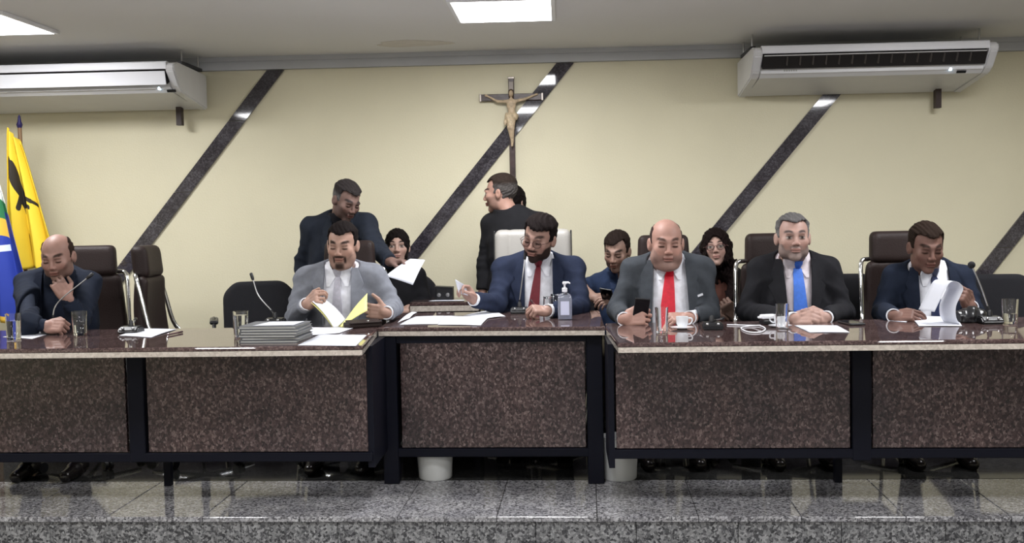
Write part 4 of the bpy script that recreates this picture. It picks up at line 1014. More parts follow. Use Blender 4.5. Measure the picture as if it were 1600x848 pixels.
# ------------------------------------------------------------------ flags at the left
def flag(label, x, y, pole_top, cloth_mat, w_top, w_bot, z_top, z_bot, folds, seed, dx=.0):
    t = thing('flag', label, 'flag', (x, y, 0))
    tube('pole', [(0, 0, .02), (0, 0, pole_top-.06)], .013, mat('flag_pole_wood', (.20, .12, .06), .4), t, 10)
    lathe('finial', [(.014, pole_top-.07), (.020, pole_top-.05), (.012, pole_top-.03), (.008, pole_top-.0), (.001, pole_top+.015)], mat('finial_blue', (.02, .015, .08), .35), t, 12)
    bm = bmesh.new(); NX_, NZ_ = 44, 50; uvl = bm.loops.layers.uv.new('UVMap'); G = []
    for j in range(NZ_+1):
        v = j/NZ_; row = []
        for i in range(NX_+1):
            u = i/NX_; w = w_top+(w_bot-w_top)*min(1, v*1.15)**.8
            ph = 2*pi*folds*u+seed; amp = .018+.030*v
            xx = dx*v+w*(u-.5)+.012*sin(ph*2+1)*v; yy = -.085+amp*sin(ph)+.01*sin(5*v+ph*.5)
            z = z_top-(z_top-z_bot)*v*(1-.06*sin(pi*u)) - .10*u*(1-v)*1.0
            row.append((bm.verts.new((xx, yy, z)), (u, v)))
        G.append(row)
    for j in range(NZ_):
        for i in range(NX_):
            q = [G[j][i], G[j][i+1], G[j+1][i+1], G[j+1][i]]; fc = bm.faces.new([a[0] for a in q])
            for lp, a in zip(fc.loops, q): lp[uvl].uv = a[1]
    bm.normal_update(); bmesh.ops.solidify(bm, geom=bm.faces[:], thickness=.003)
    o = obj('flag_cloth', bm, cloth_mat, t, True)
    lathe('base', [(.15, 0), (.15, .02), (.05, .035), (.02, .06)], MT['wood'], t, 24)
    return t
def shade_nodes(name, build, rough=.75):
    m, N, L, b = new_mat(name); uv = N.new('ShaderNodeUVMap'); sp = N.new('ShaderNodeSeparateXYZ'); L.new(uv.outputs['UV'], sp.inputs['Vector'])
    def op(o, a, b_=None, c=None):
        n = N.new('ShaderNodeMath'); n.operation = o
        for k, q in enumerate((a, b_, c)):
            if q is None: continue
            if isinstance(q, (int, float)): n.inputs[k].default_value = q
            else: L.new(q, n.inputs[k])
        return n.outputs[0]
    def mixc(fac, a, c):
        n = N.new('ShaderNodeMixRGB'); L.new(fac, n.inputs['Fac'])
        for k, q in ((1, a), (2, c)):
            if isinstance(q, tuple): n.inputs[k].default_value = (*q, 1)
            else: L.new(q, n.inputs[k])
        return n.outputs['Color']
    col = build(sp.outputs['X'], sp.outputs['Y'], op, mixc, N, L, uv); L.new(col, b.inputs['Base Color']); b.inputs['Roughness'].default_value = rough
    return m
def rect(op, u, v, u0, u1, v0, v1): 
    return op('MULTIPLY', op('MULTIPLY', op('GREATER_THAN', u, u0), op('LESS_THAN', u, u1)), op('MULTIPLY', op('GREATER_THAN', v, v0), op('LESS_THAN', v, v1)))
def b_yellow(u, v, op, mixc, N, L, uv):
    c = mixc(rect(op, u, v, -.1, .0, 0, 1), (.80, .58, .035), (.8, .8, .8))
    # running dark animal emblem: body, neck, legs drawn as slanted bars
    def bar(u0, v0, u1, v1, w):
        dx_, dv = u1-u0, v1-v0; L2 = dx_*dx_+dv*dv
        a = op('SUBTRACT', u, u0); b_ = op('SUBTRACT', v, v0); h = op('DIVIDE', op('ADD', op('MULTIPLY', a, dx_), op('MULTIPLY', b_, dv)), L2)
        h = op('MINIMUM', op('MAXIMUM', h, 0.), 1.); ex = op('SUBTRACT', a, op('MULTIPLY', h, dx_)); ev = op('SUBTRACT', b_, op('MULTIPLY', h, dv))
        return op('LESS_THAN', op('ADD', op('MULTIPLY', ex, ex), op('MULTIPLY', ev, ev)), w*w)
    f_ = bar(.30, .28, .48, .48, .075)
    for q in ((.25, .22, .33, .30, .04), (.40, .44, .34, .55, .022), (.46, .46, .56, .52, .02), (.56, .52, .66, .53, .018), (.50, .44, .70, .48, .018), (.70, .48, .84, .52, .014), (.38, .50, .46, .58, .018)):
        f_ = op('MAXIMUM', f_, bar(*q))
    return mixc(f_, c, (.02, .015, .01))
def b_brazil(u, v, op, mixc, N, L, uv):
    c = mixc(op('GREATER_THAN', v, .30), (.72, .74, .72), (.02, .16, .06))
    c = mixc(rect(op, u, v, .0, .86, .41, .51), c, (.70, .42, .04))
    c = mixc(rect(op, u, v, .86, 1.1, .36, 1.1), c, (.012, .035, .30))
    c = mixc(op('GREATER_THAN', v, .51), c, (.012, .035, .30))
    s_ = op('ADD', v, op('MULTIPLY', u, .16)); c = mixc(rect(op, u, s_, .2, .82, .68, .715), c, (.62, .68, .78))
    vo = N.new('ShaderNodeTexVoronoi'); vo.inputs['Scale'].default_value = 9; L.new(uv.outputs['UV'], vo.inputs['Vector'])
    c = mixc(op('MULTIPLY', op('LESS_THAN', vo.outputs['Distance'], .11), op('GREATER_THAN', v, .60)), c, (.7, .75, .85))
    return mixc(op('GREATER_THAN', v, .965), c, (.70, .42, .04))
a = aty(14, 200, 6.95); bq = aty(-8, 200, 6.82)
fy = flag('yellow flag with a dark running animal hanging beside the blue and green flag', a[0]+.02, 7.05, 2.00, shade_nodes('yellow_flag_cloth', b_yellow), .09, .34, 1.93, .98, 2.6, .5, .10)
fb = flag('green, yellow and blue national flag hanging at the left edge', bq[0]+.0, 6.72, 1.99, shade_nodes('national_flag_cloth', b_brazil), .08, .46, 1.88, .66, 2.2, 2.2, .06)

# ------------------------------------------------------------------ chairs
def soft(name, fld_fn, lo, hi, m, parent, h=.012, relax=1):
    f = Field(lo, hi, h); P = (f.ax[0][:, None, None], f.ax[1][None, :, None], f.ax[2][None, None, :]); f.F = np.broadcast_to(fld_fn(P), f.F.shape).astype(np.float32)
    Pv, Q = surface_nets(f); return mesh_obj(name, Pv, Q, m, parent, relax=relax)
def star_base(t):
    lathe('gas_column', [(.028, .09), (.028, .24), (.018, .25), (.018, .42)], MT['chrome'], t, 14)
    for k in range(5):
        a = 2*pi*k/5+.3; c, s_ = cos(a), sin(a)
        leg = tube('base_leg', [(.02*c, .02*s_, .105), (.15*c, .15*s_, .095), (.29*c, .29*s_, .075)], [.020, .016, .012], MT['chrome'], t, 8)
        bm = bmesh.new()
        for q in (-1, 1):
            vs = bmesh.ops.create_cone(bm, cap_ends=True, segments=14, radius1=.028, radius2=.028, depth=.018)['verts']
            for v in vs: v.co = Matrix.Rotation(a+pi/2, 3, 'Z') @ (Matrix.Rotation(pi/2, 3, 'Y') @ v.co+Vector((q*.014, 0, 0)))+Vector((.29*c, .29*s_, .029))
        obj('caster', bm, MT['dark_plastic'], leg)
def exec_chair(name, leather):
    t = empty(name)
    soft('seat', lambda P: dbox(P, (0, 0, .455), (.24, .24, .055), .05)+.006*np.cos(7*P[0])*0, (-.3, -.3, .36), (.3, .3, .55), leather, t)
    def back(P):
        x = P[0]/(1-.22*np.clip((P[2]-.55)/.5, 0, 1)); y = P[1]-.22-.10*np.clip(P[2]-.45, 0, 1)+.35*x*x-.03*np.sin((P[2]-.5)*6)
        return dbox((x, y, P[2]), (0, 0, .77), (.215, .038, .255), .036)
    soft('backrest', back, (-.3, .08, .46), (.3, .42, 1.08), leather, t)
    def head(P):
        y = P[1]-.22-.10*(P[2]-.45)+.35*P[0]*P[0]; return dbox((P[0]/(1-.35*(P[2]-1.0)), y, P[2]), (0, 0, 1.10), (.150, .046, .088), .032)
    soft('headrest', head, (-.26, .12, .98), (.26, .44, 1.24), leather, t)
    for s in (-1, 1):
        fr = tube('arm_frame', catmull([(s*.14, .30, 1.035), (s*.195, .280, 1.02), (s*.208, .25, .90), (s*.222, .20, .72), (s*.262, .10, .665), (s*.275, -.16, .655), (s*.272, -.21, .60), (s*.262, -.16, .46), (s*.20, -.05, .42)], 5), .0125, MT['chrome'], t, 8)
        box('arm_pad', (s*.275, -.04, .678), (.045, .22, .022), MT['dark_plastic'], fr, bevel=.008)
    star_base(t); return t
def tree_copy(src, name=None):
    c = src.copy(); COL.objects.link(c)
    for ch in [o for o in bpy.data.objects if o.parent == src]:
        d = tree_copy(ch); d.parent = c
    return c
P0 = exec_chair('office_chair', MT['leather'])
exes = [(aty(134, 400, 6.12), .18, 0, 'dark brown high-backed office chair behind the bald man with hand on chin'),
        (aty(318, 400, 6.20), 1.62, .0, 'empty dark brown high-backed office chair turned sideways with chrome arms'),
        (aty(537, 400, 6.17), 0, -.04, 'dark brown office chair behind the man in the light grey suit'),
        (aty(1041, 400, 6.22), 0, .0, 'dark brown office chair under the heavy man with the red tie'),
        (aty(1222, 400, 6.15), .10, .02, 'dark brown high-backed office chair under the man with the blue tie'),
        (aty(1424, 400, 6.15), .12, .03, 'dark brown high-backed office chair under the man turning a page')]
for k, (q, rz, dz, lab) in enumerate(exes):
    c = P0 if k == 0 else tree_copy(P0)
    c.location = (q[0], q[1]-.10, 0); c.rotation_euler.z = rz; tag(c, lab, 'chair', 'dark brown office chairs at the desks')
# big pale chair of the middle desk
t = thing('presiding_chair', 'large grey-white leather armchair behind the man with the dark red tie', 'chair', (aty(832, 400, 6.5)[0], 6.32, 0))
soft('seat', lambda P: dbox(P, (0, 0, .46), (.26, .25, .06), .05), (-.32, -.32, .36), (.32, .32, .56), MT['white_leather'], t)
def bb(P):
    y = P[1]-.24-.09*(P[2]-.45)+.25*P[0]*P[0]; d = dbox((P[0], y, P[2]), (0, 0, .86), (.225, .045, .37), .04)
    g = np.abs(y+.045)-.02; return d+.006*np.exp(-((P[0]+.135)/.006)**2)
soft('backrest', bb, (-.3, .08, .45), (.3, .45, 1.28), MT['white_leather'], t, .009)
for s in (-1, 1):
    box('side_trim', (s*.226, .31, 1.02), (.010, .07, .40), MT['dark_plastic'], t, rot=Matrix.Rotation(-.09, 3, 'X'), bevel=.003)
    box('armrest', (s*.29, .02, .66), (.07, .40, .05), MT['white_leather'], t, bevel=.02); box('arm_support', (s*.29, .05, .53), (.04, .06, .24), MT['chrome'], t)
star_base(t)
# black visitor chairs
def visitor(name):
    t = empty(name)
    soft('seat', lambda P: dbox(P, (0, 0, .45), (.23, .22, .045), .042), (-.3, -.3, .38), (.3, .3, .52), MT['fabric'], t)
    def back(P):
        y = P[1]-.23-.12*np.clip(P[2]-.5, 0, 1)+.3*P[0]*P[0]; x = np.abs(P[0])
        return smax(dbox((P[0], y, P[2]), (0, 0, .72), (.22, .030, .215), .03), (x-.17)*.75+(P[2]-.865)*.75-.035, .03)
    soft('backrest', back, (-.3, .1, .46), (.3, .4, .98), MT['fabric'], t, .010)
    for s in (-1, 1):
        a = tube('arm_frame', catmull([(s*.17, .20, .43), (s*.265, .18, .50), (s*.275, .14, .715), (s*.275, -.14, .70), (s*.265, -.16, .50), (s*.19, -.10, .42)], 5), .011, MT['dark_plastic'], t, 8)
        box('arm_pad', (s*.275, .0, .722), (.05, .25, .024), MT['dark_plastic'], a, bevel=.01)
    for sx in (-1, 1):
        for sy in (-1, 1): tube('leg', [(sx*.19, sy*.17, .42), (sx*.23, sy*.21, .005)], .012, MT['chrome'], t, 8)
    box('seat_frame', (0, 0, .41), (.40, .36, .025), MT['dark_plastic'], t)
    return t
v0 = visitor('visitor_chair')
vis = [((407, 6.62), .30, 'empty black fabric chair behind the glass and folder stack'), ((1334, 6.38), .0, 'black fabric chair between the blue-tie man and the page-turning man'),
       ((1578, 6.12), -.1, 'black fabric chair at the right edge behind the half-full glass'), ((622, 7.02), 0, 'black chair by the wall under the woman in the black jacket'),
       ((968, 6.90), 0, 'black chair by the wall under the man in the blue shirt'), ((1124, 6.94), 0, 'black chair by the wall under the woman with glasses')]
for k, ((px, Y), rz, lab) in enumerate(vis):
    c = v0 if k == 0 else tree_copy(v0); q = aty(px, 450, Y)
    c.location = (q[0], q[1], 0); c.rotation_euler.z = rz; tag(c, lab, 'chair', 'black fabric chairs')

# ------------------------------------------------------------------ small back table and its things
q0 = aty(645, 470, 6.75); x0, x1 = aty(640, 470, 6.75)[0], aty(748, 470, 6.75)[0]
t = thing('side_table', 'small brown granite table behind the middle desk with a black box on it', 'table', ((x0+x1)/2, 6.93, 0)); w_ = x1-x0
box('tabletop', (0, 0, .785), (w_, .36, .022), MT['top'], t, bevel=.004); box('edge_band', (0, -.0, .757), (w_-.004, .356, .034), MT['band'], t)
for sx in (-1, 1): box('side_panel', (sx*(w_/2-.03), 0, .37), (.03, .32, .74), MT['black'], t)
box('back_panel', (0, .14, .42), (w_-.06, .02, .60), MT['black'], t)
bx = aty(693, 450, 6.82); t = thing('black_box', 'black box with round silver knobs on the small back table', 'device', (bx[0], 6.90, .797))
box('case', (0, 0, .038), (.105, .09, .075), MT['dark_plastic'], t, bevel=.004); box('lid', (-.004, .0, .080), (.112, .094, .010), MT['dark_plastic'], t, rot=Matrix.Rotation(.06, 3, 'Y'))
for kx in (-.032, .022): lathe('knob', [(.013, 0), (.012, .012), (.001, .013)], MT['steel'], t, 12).matrix_local = Matrix.Translation((kx, -.045, .035)) @ Matrix.Rotation(pi/2, 4, 'X')
def sheet(name, label, pts3, m=None, bend=.0, th=.0006, group=None, cat='paper', parts=None):
    """thin sheet through four corners (in order), curled by bend along its second direction"""
    A, B, C, D_ = [Vector(p) for p in pts3]; n = (B-A).cross(D_-A).normalized(); c0 = (A+B+C+D_)/4; bm = bmesh.new(); G = []; N_ = 8
    if n.z < 0: n = -n
    for j in range(N_+1):
        r = []
        for i in range(N_+1):
            u, v = i/N_, j/N_; p = A.lerp(B, u).lerp(D_.lerp(C, u), v)+n*bend*(sin(pi*v)+.35*sin(pi*u)); r.append(bm.verts.new(p-c0))
        G.append(r)
    for j in range(N_):
        for i in range(N_): bm.faces.new((G[j][i], G[j][i+1], G[j+1][i+1], G[j+1][i]))
    bm.normal_update(); bmesh.ops.solidify(bm, geom=bm.faces[:], thickness=th)
    o = obj(name, bm, m or MT['paper'], None, True); o.location = c0
    if label: tag(o, label, cat, group)
    return o
def on(px, py, dz=.0015): return atz(px, py, ZT+dz)
sheet('paper_sheet', 'white sheet under the black box on the small back table', [V(bx[0]-.09, 6.79, .800), V(bx[0]+.13, 6.79, .800), V(bx[0]+.12, 6.86, .800), V(bx[0]-.08, 6.86, .800)])

# ------------------------------------------------------------------ things on the desks
def tumbler(label, px, pyb, h=.115, r=.029, water=0., flip=False):
    q = on(px, pyb, .0005); t = thing('drinking_glass', label, 'glass', (q[0], q[1], ZT+.0008), group='drinking glasses on the desks')
    r0 = r*.86; pr = [(r0, 0), (r0+.001, .002), (r, h), (r-.0022, h), (r0-.002, .011), (.0, .009)]
    if flip: pr = [(a, h-b) for a, b in pr][::1]
    bm = bmesh.new(); add_lathe(bm, pr, 32, cap0=True); bmesh.ops.remove_doubles(bm, verts=bm.verts, dist=.0001); smooth_angle(obj('glass_wall', bm, MT['glass'], t), 40)
    if water:
        zl = .0112+(h-.012)*water; bm = bmesh.new(); add_lathe(bm, [(r0-.0024, .0115), (r0-.0024+(r-r0)*water, zl)], 32, cap0=True, cap1=True); smooth_angle(obj('water', bm, MT['water'], t), 40)
    return t
tumbler('glass with a glint at the far left edge of the desk beside the papers', 22, 530, .122, .036, .7)
tumbler('half-full water glass between the bald man and the empty chair', 125, 523, .115, .036, .38)
tumbler('clear water glass beside the folder stack', 377, 526, .118, .036, .85)
tumbler('tall empty glass in front of the heavy man with the red tie', 1034, 520, .115, .030, 0)
tumbler('clear glass in front of the white coffee cup of the man with clasped hands', 1222, 514, .115, .030, 0)
tumbler('half-full water glass at the right edge of the desk', 1578, 505, .112, .036, .35)
tumbler('upturned glass beside the sanitizer bottle on the middle desk', 857, 494, .105, .028, 0, True)
tumbler('upturned glass behind the sanitizer bottle on the middle desk', 868, 489, .105, .028, 0, True)
def cup(label, px, pyb, rz):
    q = on(px, pyb, 0); t = thing('coffee_cup', label, 'cup', (q[0], q[1], ZT+.0088), rz, group='white coffee cups'); 
    lathe('cup_body', [(.019, 0), (.020, .004), (.027, .018), (.029, .050), (.0275, .050), (.0255, .020), (.016, .006), (.001, .005)], MT['porcelain'], t, 28)
    tube('handle', catmull([(.027, 0, .042), (.044, 0, .040), (.046, 0, .026), (.036, 0, .015), (.024, 0, .014)], 5), .0034, MT['porcelain'], t, 8)
    lathe('coffee', [(.0262, .036), (.001, .0362)], mat('coffee', (.03, .012, .006), .1), t, 24)
    s_ = lathe('saucer', [(.022, 0), (.024, .002), (.050, .007), (.054, .010), (.052, .0105), (.024, .0048), (.001, .0045)], MT['porcelain'], None, 32)
    s_.location = (q[0], q[1], ZT+.0004); tag(s_, label.replace('white coffee cup', 'white saucer under the coffee cup'), 'saucer', 'white saucers')
cup('white coffee cup in front of the heavy man with the red tie', 1066, 514, .1)
cup('white coffee cup to the left of the clasped hands', 1219, 511, 2.9)
def mic(label, px, pyb, neck, rz=0, ball=False):
    """desk microphone: base on the desk, gooseneck through points given relative to the base"""
    q = on(px, pyb, 0); t = thing('desk_microphone', label, 'microphone', (q[0], q[1], ZT+.0005), rz, group='gooseneck microphones')
    bm = bmesh.new(); add_extr(bm, [(-.055, 0), (.055, 0), (.055, .016), (.028, .032), (-.03, .034), (-.055, .016)], (0, 0, 0), (0, -1, 0), (0, 0, 1), (1, 0, 0), -.048, .048)
    bmesh.ops.bevel(bm, geom=bm.edges[:], offset=.006, segments=2, affect='EDGES'); b_ = obj('base', bm, MT['dark_plastic'], t)
    for kx in (-.025, .025): 
        bm = bmesh.new(); bmesh.ops.create_uvsphere(bm, u_segments=10, v_segments=6, radius=.007); o = obj('button', bm, MT['steel'], b_, True); o.location = (kx, -.042, .026)
    lathe('collar', [(.013, .034), (.010, .056), (.007, .062)], MT['dark_plastic'], t, 14)
    pts = [Vector((0, 0, .04))]+[Vector(n) for n in neck]; cp = catmull(pts, 8); k = len(cp)//3
    tube('gooseneck_lower', cp[:k+1], .0052, MT['dark_plastic'], t, 8); tube('gooseneck', cp[k:], .0036, MT['steel'], t, 8)
    e, d = cp[-1], (cp[-1]-cp[-2]).normalized()
    if ball:
        bm = bmesh.new(); bmesh.ops.create_uvsphere(bm, u_segments=14, v_segments=10, radius=.017); o = obj('windscreen', bm, MT['fabric'], t, True); o.location = e
    else: tube('microphone_head', [e-d*.006, e+d*.004, e+d*.030, e+d*.034], [.006, .0085, .0085, .005], MT['dark_plastic'], t, 12)
    return t
def rel(px, py, Y, q): w_ = aty(px, py, Y); return (w_[0]-q[0], w_[1]-q[1], w_[2]-ZT)
def micp(label, px, pyb, pixels, **kw): q = on(px, pyb, 0); return mic(label, px, pyb, [rel(a, b_, q[1]+dy, q) for a, b_, dy in pixels], **kw)
micp('gooseneck microphone bent toward the bald man with hand on chin', 86, 521, [(83, 492, 0), (93, 470, .01), (137, 434, .03)])
micp('low gooseneck microphone lying by the sheet at the empty chair', 205, 520, [(203, 508, .02), (209, 503, .05), (211, 500, .09)])
micp('dark microphone in front of the empty black chair, behind the folder stack', 430, 507, [(424, 485, .05), (404, 462, .08), (395, 436, .09)])
micp('upright microphone in front of the dark red tie', 812, 489, [(812, 468, 0), (817, 430, 0), (820, 404, .02)])
micp('low black microphone base with silver buttons by the white cable', 1112, 514, [(1118, 500, .03), (1124, 499, .10), (1128, 498, .16)])
micp('round-headed gooseneck microphone beside the man turning a page', 1546, 505, [(1543, 478, .0), (1532, 446, .0), (1518, 414, .0)], ball=True)
# papers lying on the desks
def flat(label, corners, dz=.0015, bend=.0, name='paper_sheet', m=None, group='papers on the desks'): return sheet(name, label, [on(a, b_, dz) for a, b_ in corners], m, bend, group=group)
flat('white sheet under the glass at the far left edge', [(4, 526), (50, 529), (84, 519), (58, 518)])
flat('white sheet on the desk in front of the empty sideways chair', [(186, 524), (236, 527), (276, 514), (226, 513)], .002, .003)
flat('white sheet lying nearest the front edge by the folder stack', [(465, 539), (556, 540), (573, 523), (500, 522)])
flat('white sheet under the hands of the man in light grey', [(478, 524), (530, 520), (552, 512), (478, 511)], .003)
bk = thing('open_booklet', 'open white booklet on the left of the middle desk', 'booklet', tuple(on(690, 500)), group=None); 
for nm, cs, bd in (('page', [(624, 507), (684, 506), (694, 493), (650, 494)], .003), ('page', [(684, 507), (751, 508), (766, 494), (694, 493)], .004), ('cover_flap', [(621, 504), (640, 497), (652, 488), (643, 487)], .006)):
    o = sheet(nm, None, [on(a, b_, .0025) for a, b_ in cs], None, bd); o.location -= bk.location; o.parent = bk
flat('loose white sheet behind the open booklet on the middle desk', [(716, 495), (756, 498), (790, 494), (770, 484)], .002, .004)
flat('white sheet in front of the clasped hands', [(1241, 508), (1265, 519), (1328, 519), (1308, 508)], .002, .001)
flat('small white card by the right hand of the page turner', [(1386, 500), (1416, 503), (1418, 501), (1390, 499)], .002)
def pen(label, a, b_, col, r=.0042): 
    a, b_ = Vector(a), Vector(b_); t = thing('pen', label, 'pen', tuple(a)); v = b_-a
    tube('barrel', [(0, 0, 0), v*.75], r, mat('pen_barrel', col, .3), t, 8); tube('cap', [v*.72, v*.99, v], [r*1.2, r*1.2, r*.6], mat('pen_cap', tuple(c*.5 for c in col), .3), t, 8); return t
pen('pen lying on the desk by the sheet at the empty chair', on(262, 523, .006), on(285, 518, .006), (.10, .05, .06))
pen('dark red pen in the writing hand of the man with the dark red tie', aty(842, 484, 5.80), aty(829, 468, 5.84), (.08, .012, .015), .0055)
# stack of folders
q = on(428, 536, 0); fc = mat('grey_folder_card', (.13, .135, .15), .5, var=.1); fp = mat('folder_pages', (.42, .42, .40), .8)
for k in range(6):
    t = thing('folder', ['grey folder at the bottom of the folder stack', 'grey folder second from the bottom of the folder stack', 'grey folder third from the bottom of the folder stack', 'grey folder third from the top of the folder stack', 'grey folder second from the top of the folder stack', 'grey folder on the top of the folder stack'][k],
              'folder', (q[0]-.02+.006*sin(k*2.3), q[1]+.125+.004*sin(k*1.7), ZT+.0005+k*.0122), -.06+.035*sin(k*1.9), group='stack of grey folders')
    box('cover', (0, 0, .0012), (.265, .235, .0016), fc, t); box('cover', (0, 0, .0108), (.265, .235, .0016), fc, t); box('spine', (-.131, 0, .006), (.003, .235, .0112), fc, t); box('pages', (.0, 0, .006), (.254, .228, .0076), fp, t)
tz = ZT+.0005+6*.0122
sheet('paper_sheet', 'white sheet on top of the folder stack', [V(q[0]-.10, q[1]+.03, tz+.002), V(q[0]+.08, q[1]+.03, tz+.002), V(q[0]+.09, q[1]+.20, tz+.002), V(q[0]-.07, q[1]+.20, tz+.002)], group='papers on the desks')
# dark leather case beside the man in light grey
q = on(570, 512, 0); t = thing('document_case', 'black leather case lying beside the man in light grey', 'case', (q[0]-.02, q[1]+.05, ZT+.0005), .5)
box('case_body', (0, 0, .012), (.17, .10, .024), MT['leather'], t, bevel=.006); box('flap', (0, -.02, .028), (.168, .075, .008), MT['leather'], t, bevel=.003, rot=Matrix.Rotation(.12, 3, 'X')); lathe('snap', [(.006, .031), (.005, .035), (.0005, .036)], MT['chrome'], t, 10, c=(.02, -.03, 0))
# sanitizer bottle
q = on(883, 499, 0); t = thing('sanitizer_bottle', 'clear pump bottle of hand gel on the middle desk', 'bottle', (q[0], q[1], ZT+.0005))
def rr(w_, d_, r_, n=6): return [(sx*(w_-r_)+r_*cos(a), sy*(d_-r_)+r_*sin(a)) for sx, sy, a0 in ((1, 1, 0), (-1, 1, pi/2), (-1, -1, pi), (1, -1, 1.5*pi)) for a in [a0+pi/2*i/n for i in range(n+1)]]
def loft(secs):
    bm = bmesh.new(); R_ = [[bm.verts.new((x, y, z)) for x, y in rr(w_, d_, r_)] for w_, d_, r_, z in secs]
    for a, b_ in zip(R_, R_[1:]):
        for i in range(len(a)): bm.faces.new((a[i], a[(i+1) % len(a)], b_[(i+1) % len(a)], b_[i]))
    bm.faces.new(R_[0][::-1]); bm.faces.new(R_[-1]); return bm
smooth_angle(obj('bottle_body', loft([(.034, .024, .010, 0), (.036, .026, .012, .004), (.036, .026, .012, .108), (.033, .023, .012, .122), (.022, .017, .012, .132), (.012, .012, .0115, .137), (.012, .012, .0115, .146)]), MT['glass'], t), 40)
smooth_angle(obj('gel', loft([(.032, .022, .009, .004), (.0335, .0235, .011, .008), (.0335, .0235, .011, .106), (.030, .020, .011, .118)]), mat('clear_gel', (.72, .76, .92), .15, trans=.55, ior=1.36), t), 40)
box('label', (0, -.0265, .060), (.044, .0008, .070), mat('pale_label', (.66, .69, .88), .5), t)
lathe('pump_collar', [(.014, .142), (.014, .160), (.010, .163)], MT['white_plastic'], t, 18); lathe('pump_stem', [(.005, .16), (.005, .182)], MT['white_plastic'], t, 10)
hd = lathe('pump_head', [(.010, .180), (.011, .190), (.008, .194)], MT['white_plastic'], t, 14); tube('nozzle', [(0, 0, .188), (.020, -.004, .189), (.028, -.006, .184)], [.006, .005, .0035], MT['white_plastic'], hd, 8)
# phones
def phone(label, c, ex, ey, w_=.074, h_=.152, loc=None):
    ex, ey = Vector(ex).normalized(), Vector(ey); ey = (ey-ex*ey.dot(ex)).normalized(); ez = ex.cross(ey); Rm = Matrix((ex, ey, ez)).transposed()
    t = tag(empty('mobile_phone', tuple(c)), label, 'phone'); t.rotation_euler = Rm.to_euler()
    box('phone_case', (0, 0, 0), (w_, h_, .009), MT['dark_plastic'], t, bevel=.0035); box('screen', (0, 0, .0049), (w_-.006, h_-.008, .0008), MT['screen'], t); return t
phone('black mobile phone held by the heavy man with the red tie', aty(1001, 489, 5.385), (.98, .12, -.10), (-.12, -.30, .95))
phone('black mobile phone held by the man in the blue shirt', aty(949, 463, 6.44), (.9, -.3, -.15), (.1, -.75, .5))
phone('black mobile phone lying on the desk right of the clasped hands', on(1330, 504, .006), (1, .15, 0), (-.15, 1, 0))
# cable and adapter
q = on(1200, 506, 0); t = thing('power_adapter', 'white phone adapter lying on a black box by the coffee cup', 'adapter', (q[0], q[1], ZT+.0235), .3); box('adapter_body', (0, 0, .012), (.075, .040, .022), MT['white_plastic'], t, bevel=.007); box('plug_end', (-.042, 0, .010), (.018, .018, .010), MT['white_plastic'], t, bevel=.003)
t = thing('black_case', 'small black case under the white phone adapter', 'case', (q[0]+.01, q[1]+.0, ZT+.0004), .2); box('case_body', (0, 0, .011), (.09, .06, .022), MT['dark_plastic'], t, bevel=.005); box('case_lid', (0, 0, .0225), (.088, .058, .0015), MT['leather'], t)
pts = [on(1188, 508, .012)*1, on(1172, 509, .004), on(1158, 512, .0035), on(1168, 518, .0035), on(1186, 519, .0035), on(1196, 514, .0035), on(1188, 509, .0035), on(1165, 508, .0035), on(1136, 507, .0035)]
o = tube('white_cable', catmull([tuple(p_) for p_ in pts], 8), .0030, MT['white_plastic'], None, 8); tag(o, 'white cable', 'cable'); o['label'] = 'white charging cable looped on the desk left of the adapter'
# crumpled black bag near the right microphone
q = on(1530, 506, 0); f = Field((-.12, -.09, -.01), (.12, .12, .10), .005); P = (f.ax[0][:, None, None], f.ax[1][None, :, None], f.ax[2][None, None, :])
d = smin(dell(P, (0, .02, .02), (.085, .055, .045)), dell(P, (.04, .03, .035), (.045, .04, .035)), .02)+.010*wob(P, 48, 2)+.005*wob(P, 110, 4); f.F = np.maximum(d, .001-P[2]).astype(np.float32)
Pv, Q = surface_nets(f); o = mesh_obj('crumpled_bag', Pv, Q, mat('black_crinkled_plastic', (.015, .015, .017), .28), None); o.location = (q[0]-.02, q[1]+.07, ZT+.0005); tag(o, 'crumpled black bag behind the round-headed microphone', 'bag')
# held sheets
sheet('held_sheet', 'white sheet held out by the standing man in the dark blue suit', [aty(602, 431, 6.22), aty(645, 445, 6.18), aty(664, 406, 6.30), aty(641, 404, 6.34)], None, .006)
sheet('held_sheet', 'narrow white sheet in the raised left hand of the man with the dark red tie', [aty(711, 436, 5.86), aty(717, 458, 5.90), aty(733, 462, 5.96), aty(728, 446, 5.92)], None, .003)
t = thing('yellow_folder', 'open pale yellow folder with white pages held by the man in light grey', 'folder', tuple(aty(525, 515, 5.48)))
def held(nm, pts, m, bend, par, base): 
    o = sheet(nm, None, pts, m, bend); o.location -= Vector(base); o.parent = par; return o
B0 = aty(525, 515, 5.48)
held('page', [aty(488, 471, 5.60), aty(501, 463, 5.72), aty(540, 499, 5.62), aty(523, 515, 5.50)], MT['paper'], .010, t, B0)
held('folder_cover', [aty(486, 473, 5.61), aty(500, 465, 5.735), aty(541, 501, 5.63), aty(524, 518, 5.51)], MT['ypaper'], .008, t, B0)
held('folder_cover', [aty(574, 458, 5.64), aty(574, 485, 5.52), aty(525, 518, 5.50), aty(540, 500, 5.62)], MT['ypaper'], .006, t, B0)
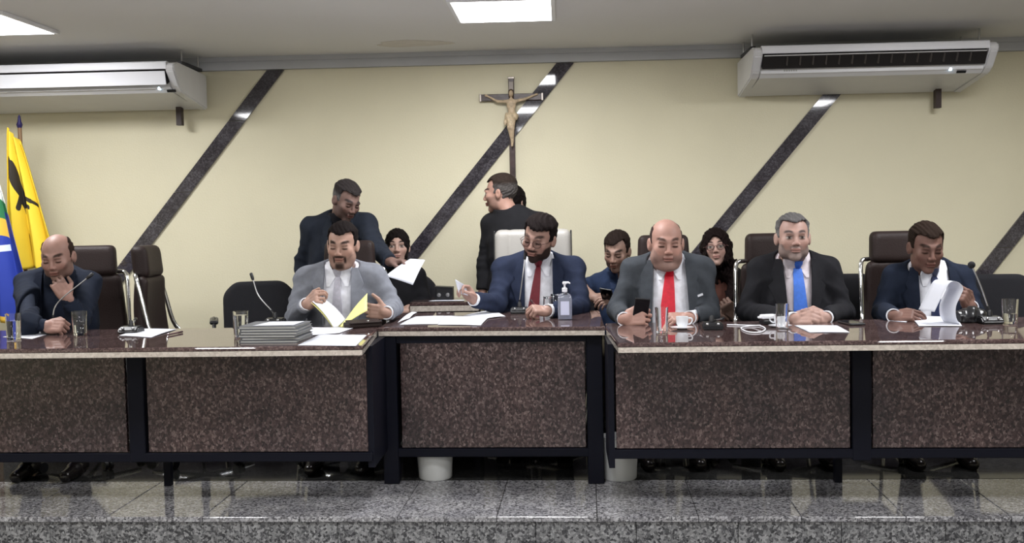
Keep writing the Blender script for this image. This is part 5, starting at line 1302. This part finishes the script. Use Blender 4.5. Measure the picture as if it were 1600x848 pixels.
# page being turned over on the right
t = thing('document', 'white document on the right desk with one page curling over', 'document', tuple(on(1460, 502)))
B1 = on(1460, 502)
held('bottom_sheet', [on(1436, 509, .003), on(1503, 509, .003), on(1494, 495, .003), on(1421, 493, .003)], MT['paper'], .002, t, B1)
prof = [aty(a, b_, 5.30+.02*k*0) for k, (a, b_) in enumerate([(1500, 507), (1494, 495), (1494, 478), (1501, 462), (1505, 450), (1498, 441), (1486, 440), (1477, 452), (1468, 470), (1460, 487)])]
Y_ = on(1500, 507, .004)[1]; prof = [aty(a, b_, Y_) for a, b_ in [(1500, 507), (1494, 495), (1494, 478), (1501, 462), (1505, 450), (1498, 441), (1486, 440), (1477, 452), (1468, 470), (1460, 487)]]
cp = catmull([tuple(p_) for p_ in prof], 5); bm = bmesh.new(); A = []
for i, p_ in enumerate(cp): A.append([bm.verts.new(p_+Vector((-.03*k/4, .13*k/4, .0))-Vector(B1)) for k in range(5)])
for a, b_ in zip(A, A[1:]):
    for k in range(4): bm.faces.new((a[k], a[k+1], b_[k+1], b_[k]))
bm.normal_update(); bmesh.ops.solidify(bm, geom=bm.faces[:], thickness=.0006); obj('turned_page', bm, MT['paper'], t, True)

# ------------------------------------------------------------------ waste bins under the desks
for px, pyb, lab in ((677, 753, 'white waste bin with a dark bag tip, standing under the middle desk'), (970, 754, 'plain white waste bin standing under the right desk by the post')):
    q = atz(px, pyb, 0); t = thing('waste_bin', lab, 'bin', (q[0], q[1]+.10, .0005), group='white waste bins under the desks')
    bm = bmesh.new(); add_lathe(bm, [(.080, 0), (.084, .006), (.094, .20), (.097, .20), (.097, .208), (.091, .208), (.082, .012), (.001, .010)], 32, cap0=True); bmesh.ops.remove_doubles(bm, verts=bm.verts, dist=.0001); smooth_angle(obj('bin_body', bm, MT['bin'], t), 40)
    lathe('bin_bag', [(.0955, .196), (.0985, .212), (.090, .214), (.084, .15), (.05, .05), (.001, .03)], mat('bin_liner', (.03, .03, .03) if px < 800 else (.5, .5, .5), .4), t, 24, cap0=False, cap1=False)
    if px < 800:
        bm = bmesh.new(); add_extr(bm, [(-.018, 0), (.012, .0), (.006, -.034)], (-.005, -.097, .196), (1, 0, 0), (0, .06, 1), (0, -1, 0), 0, .002); obj('bag_tip', bm, MT['dark_plastic'], t)
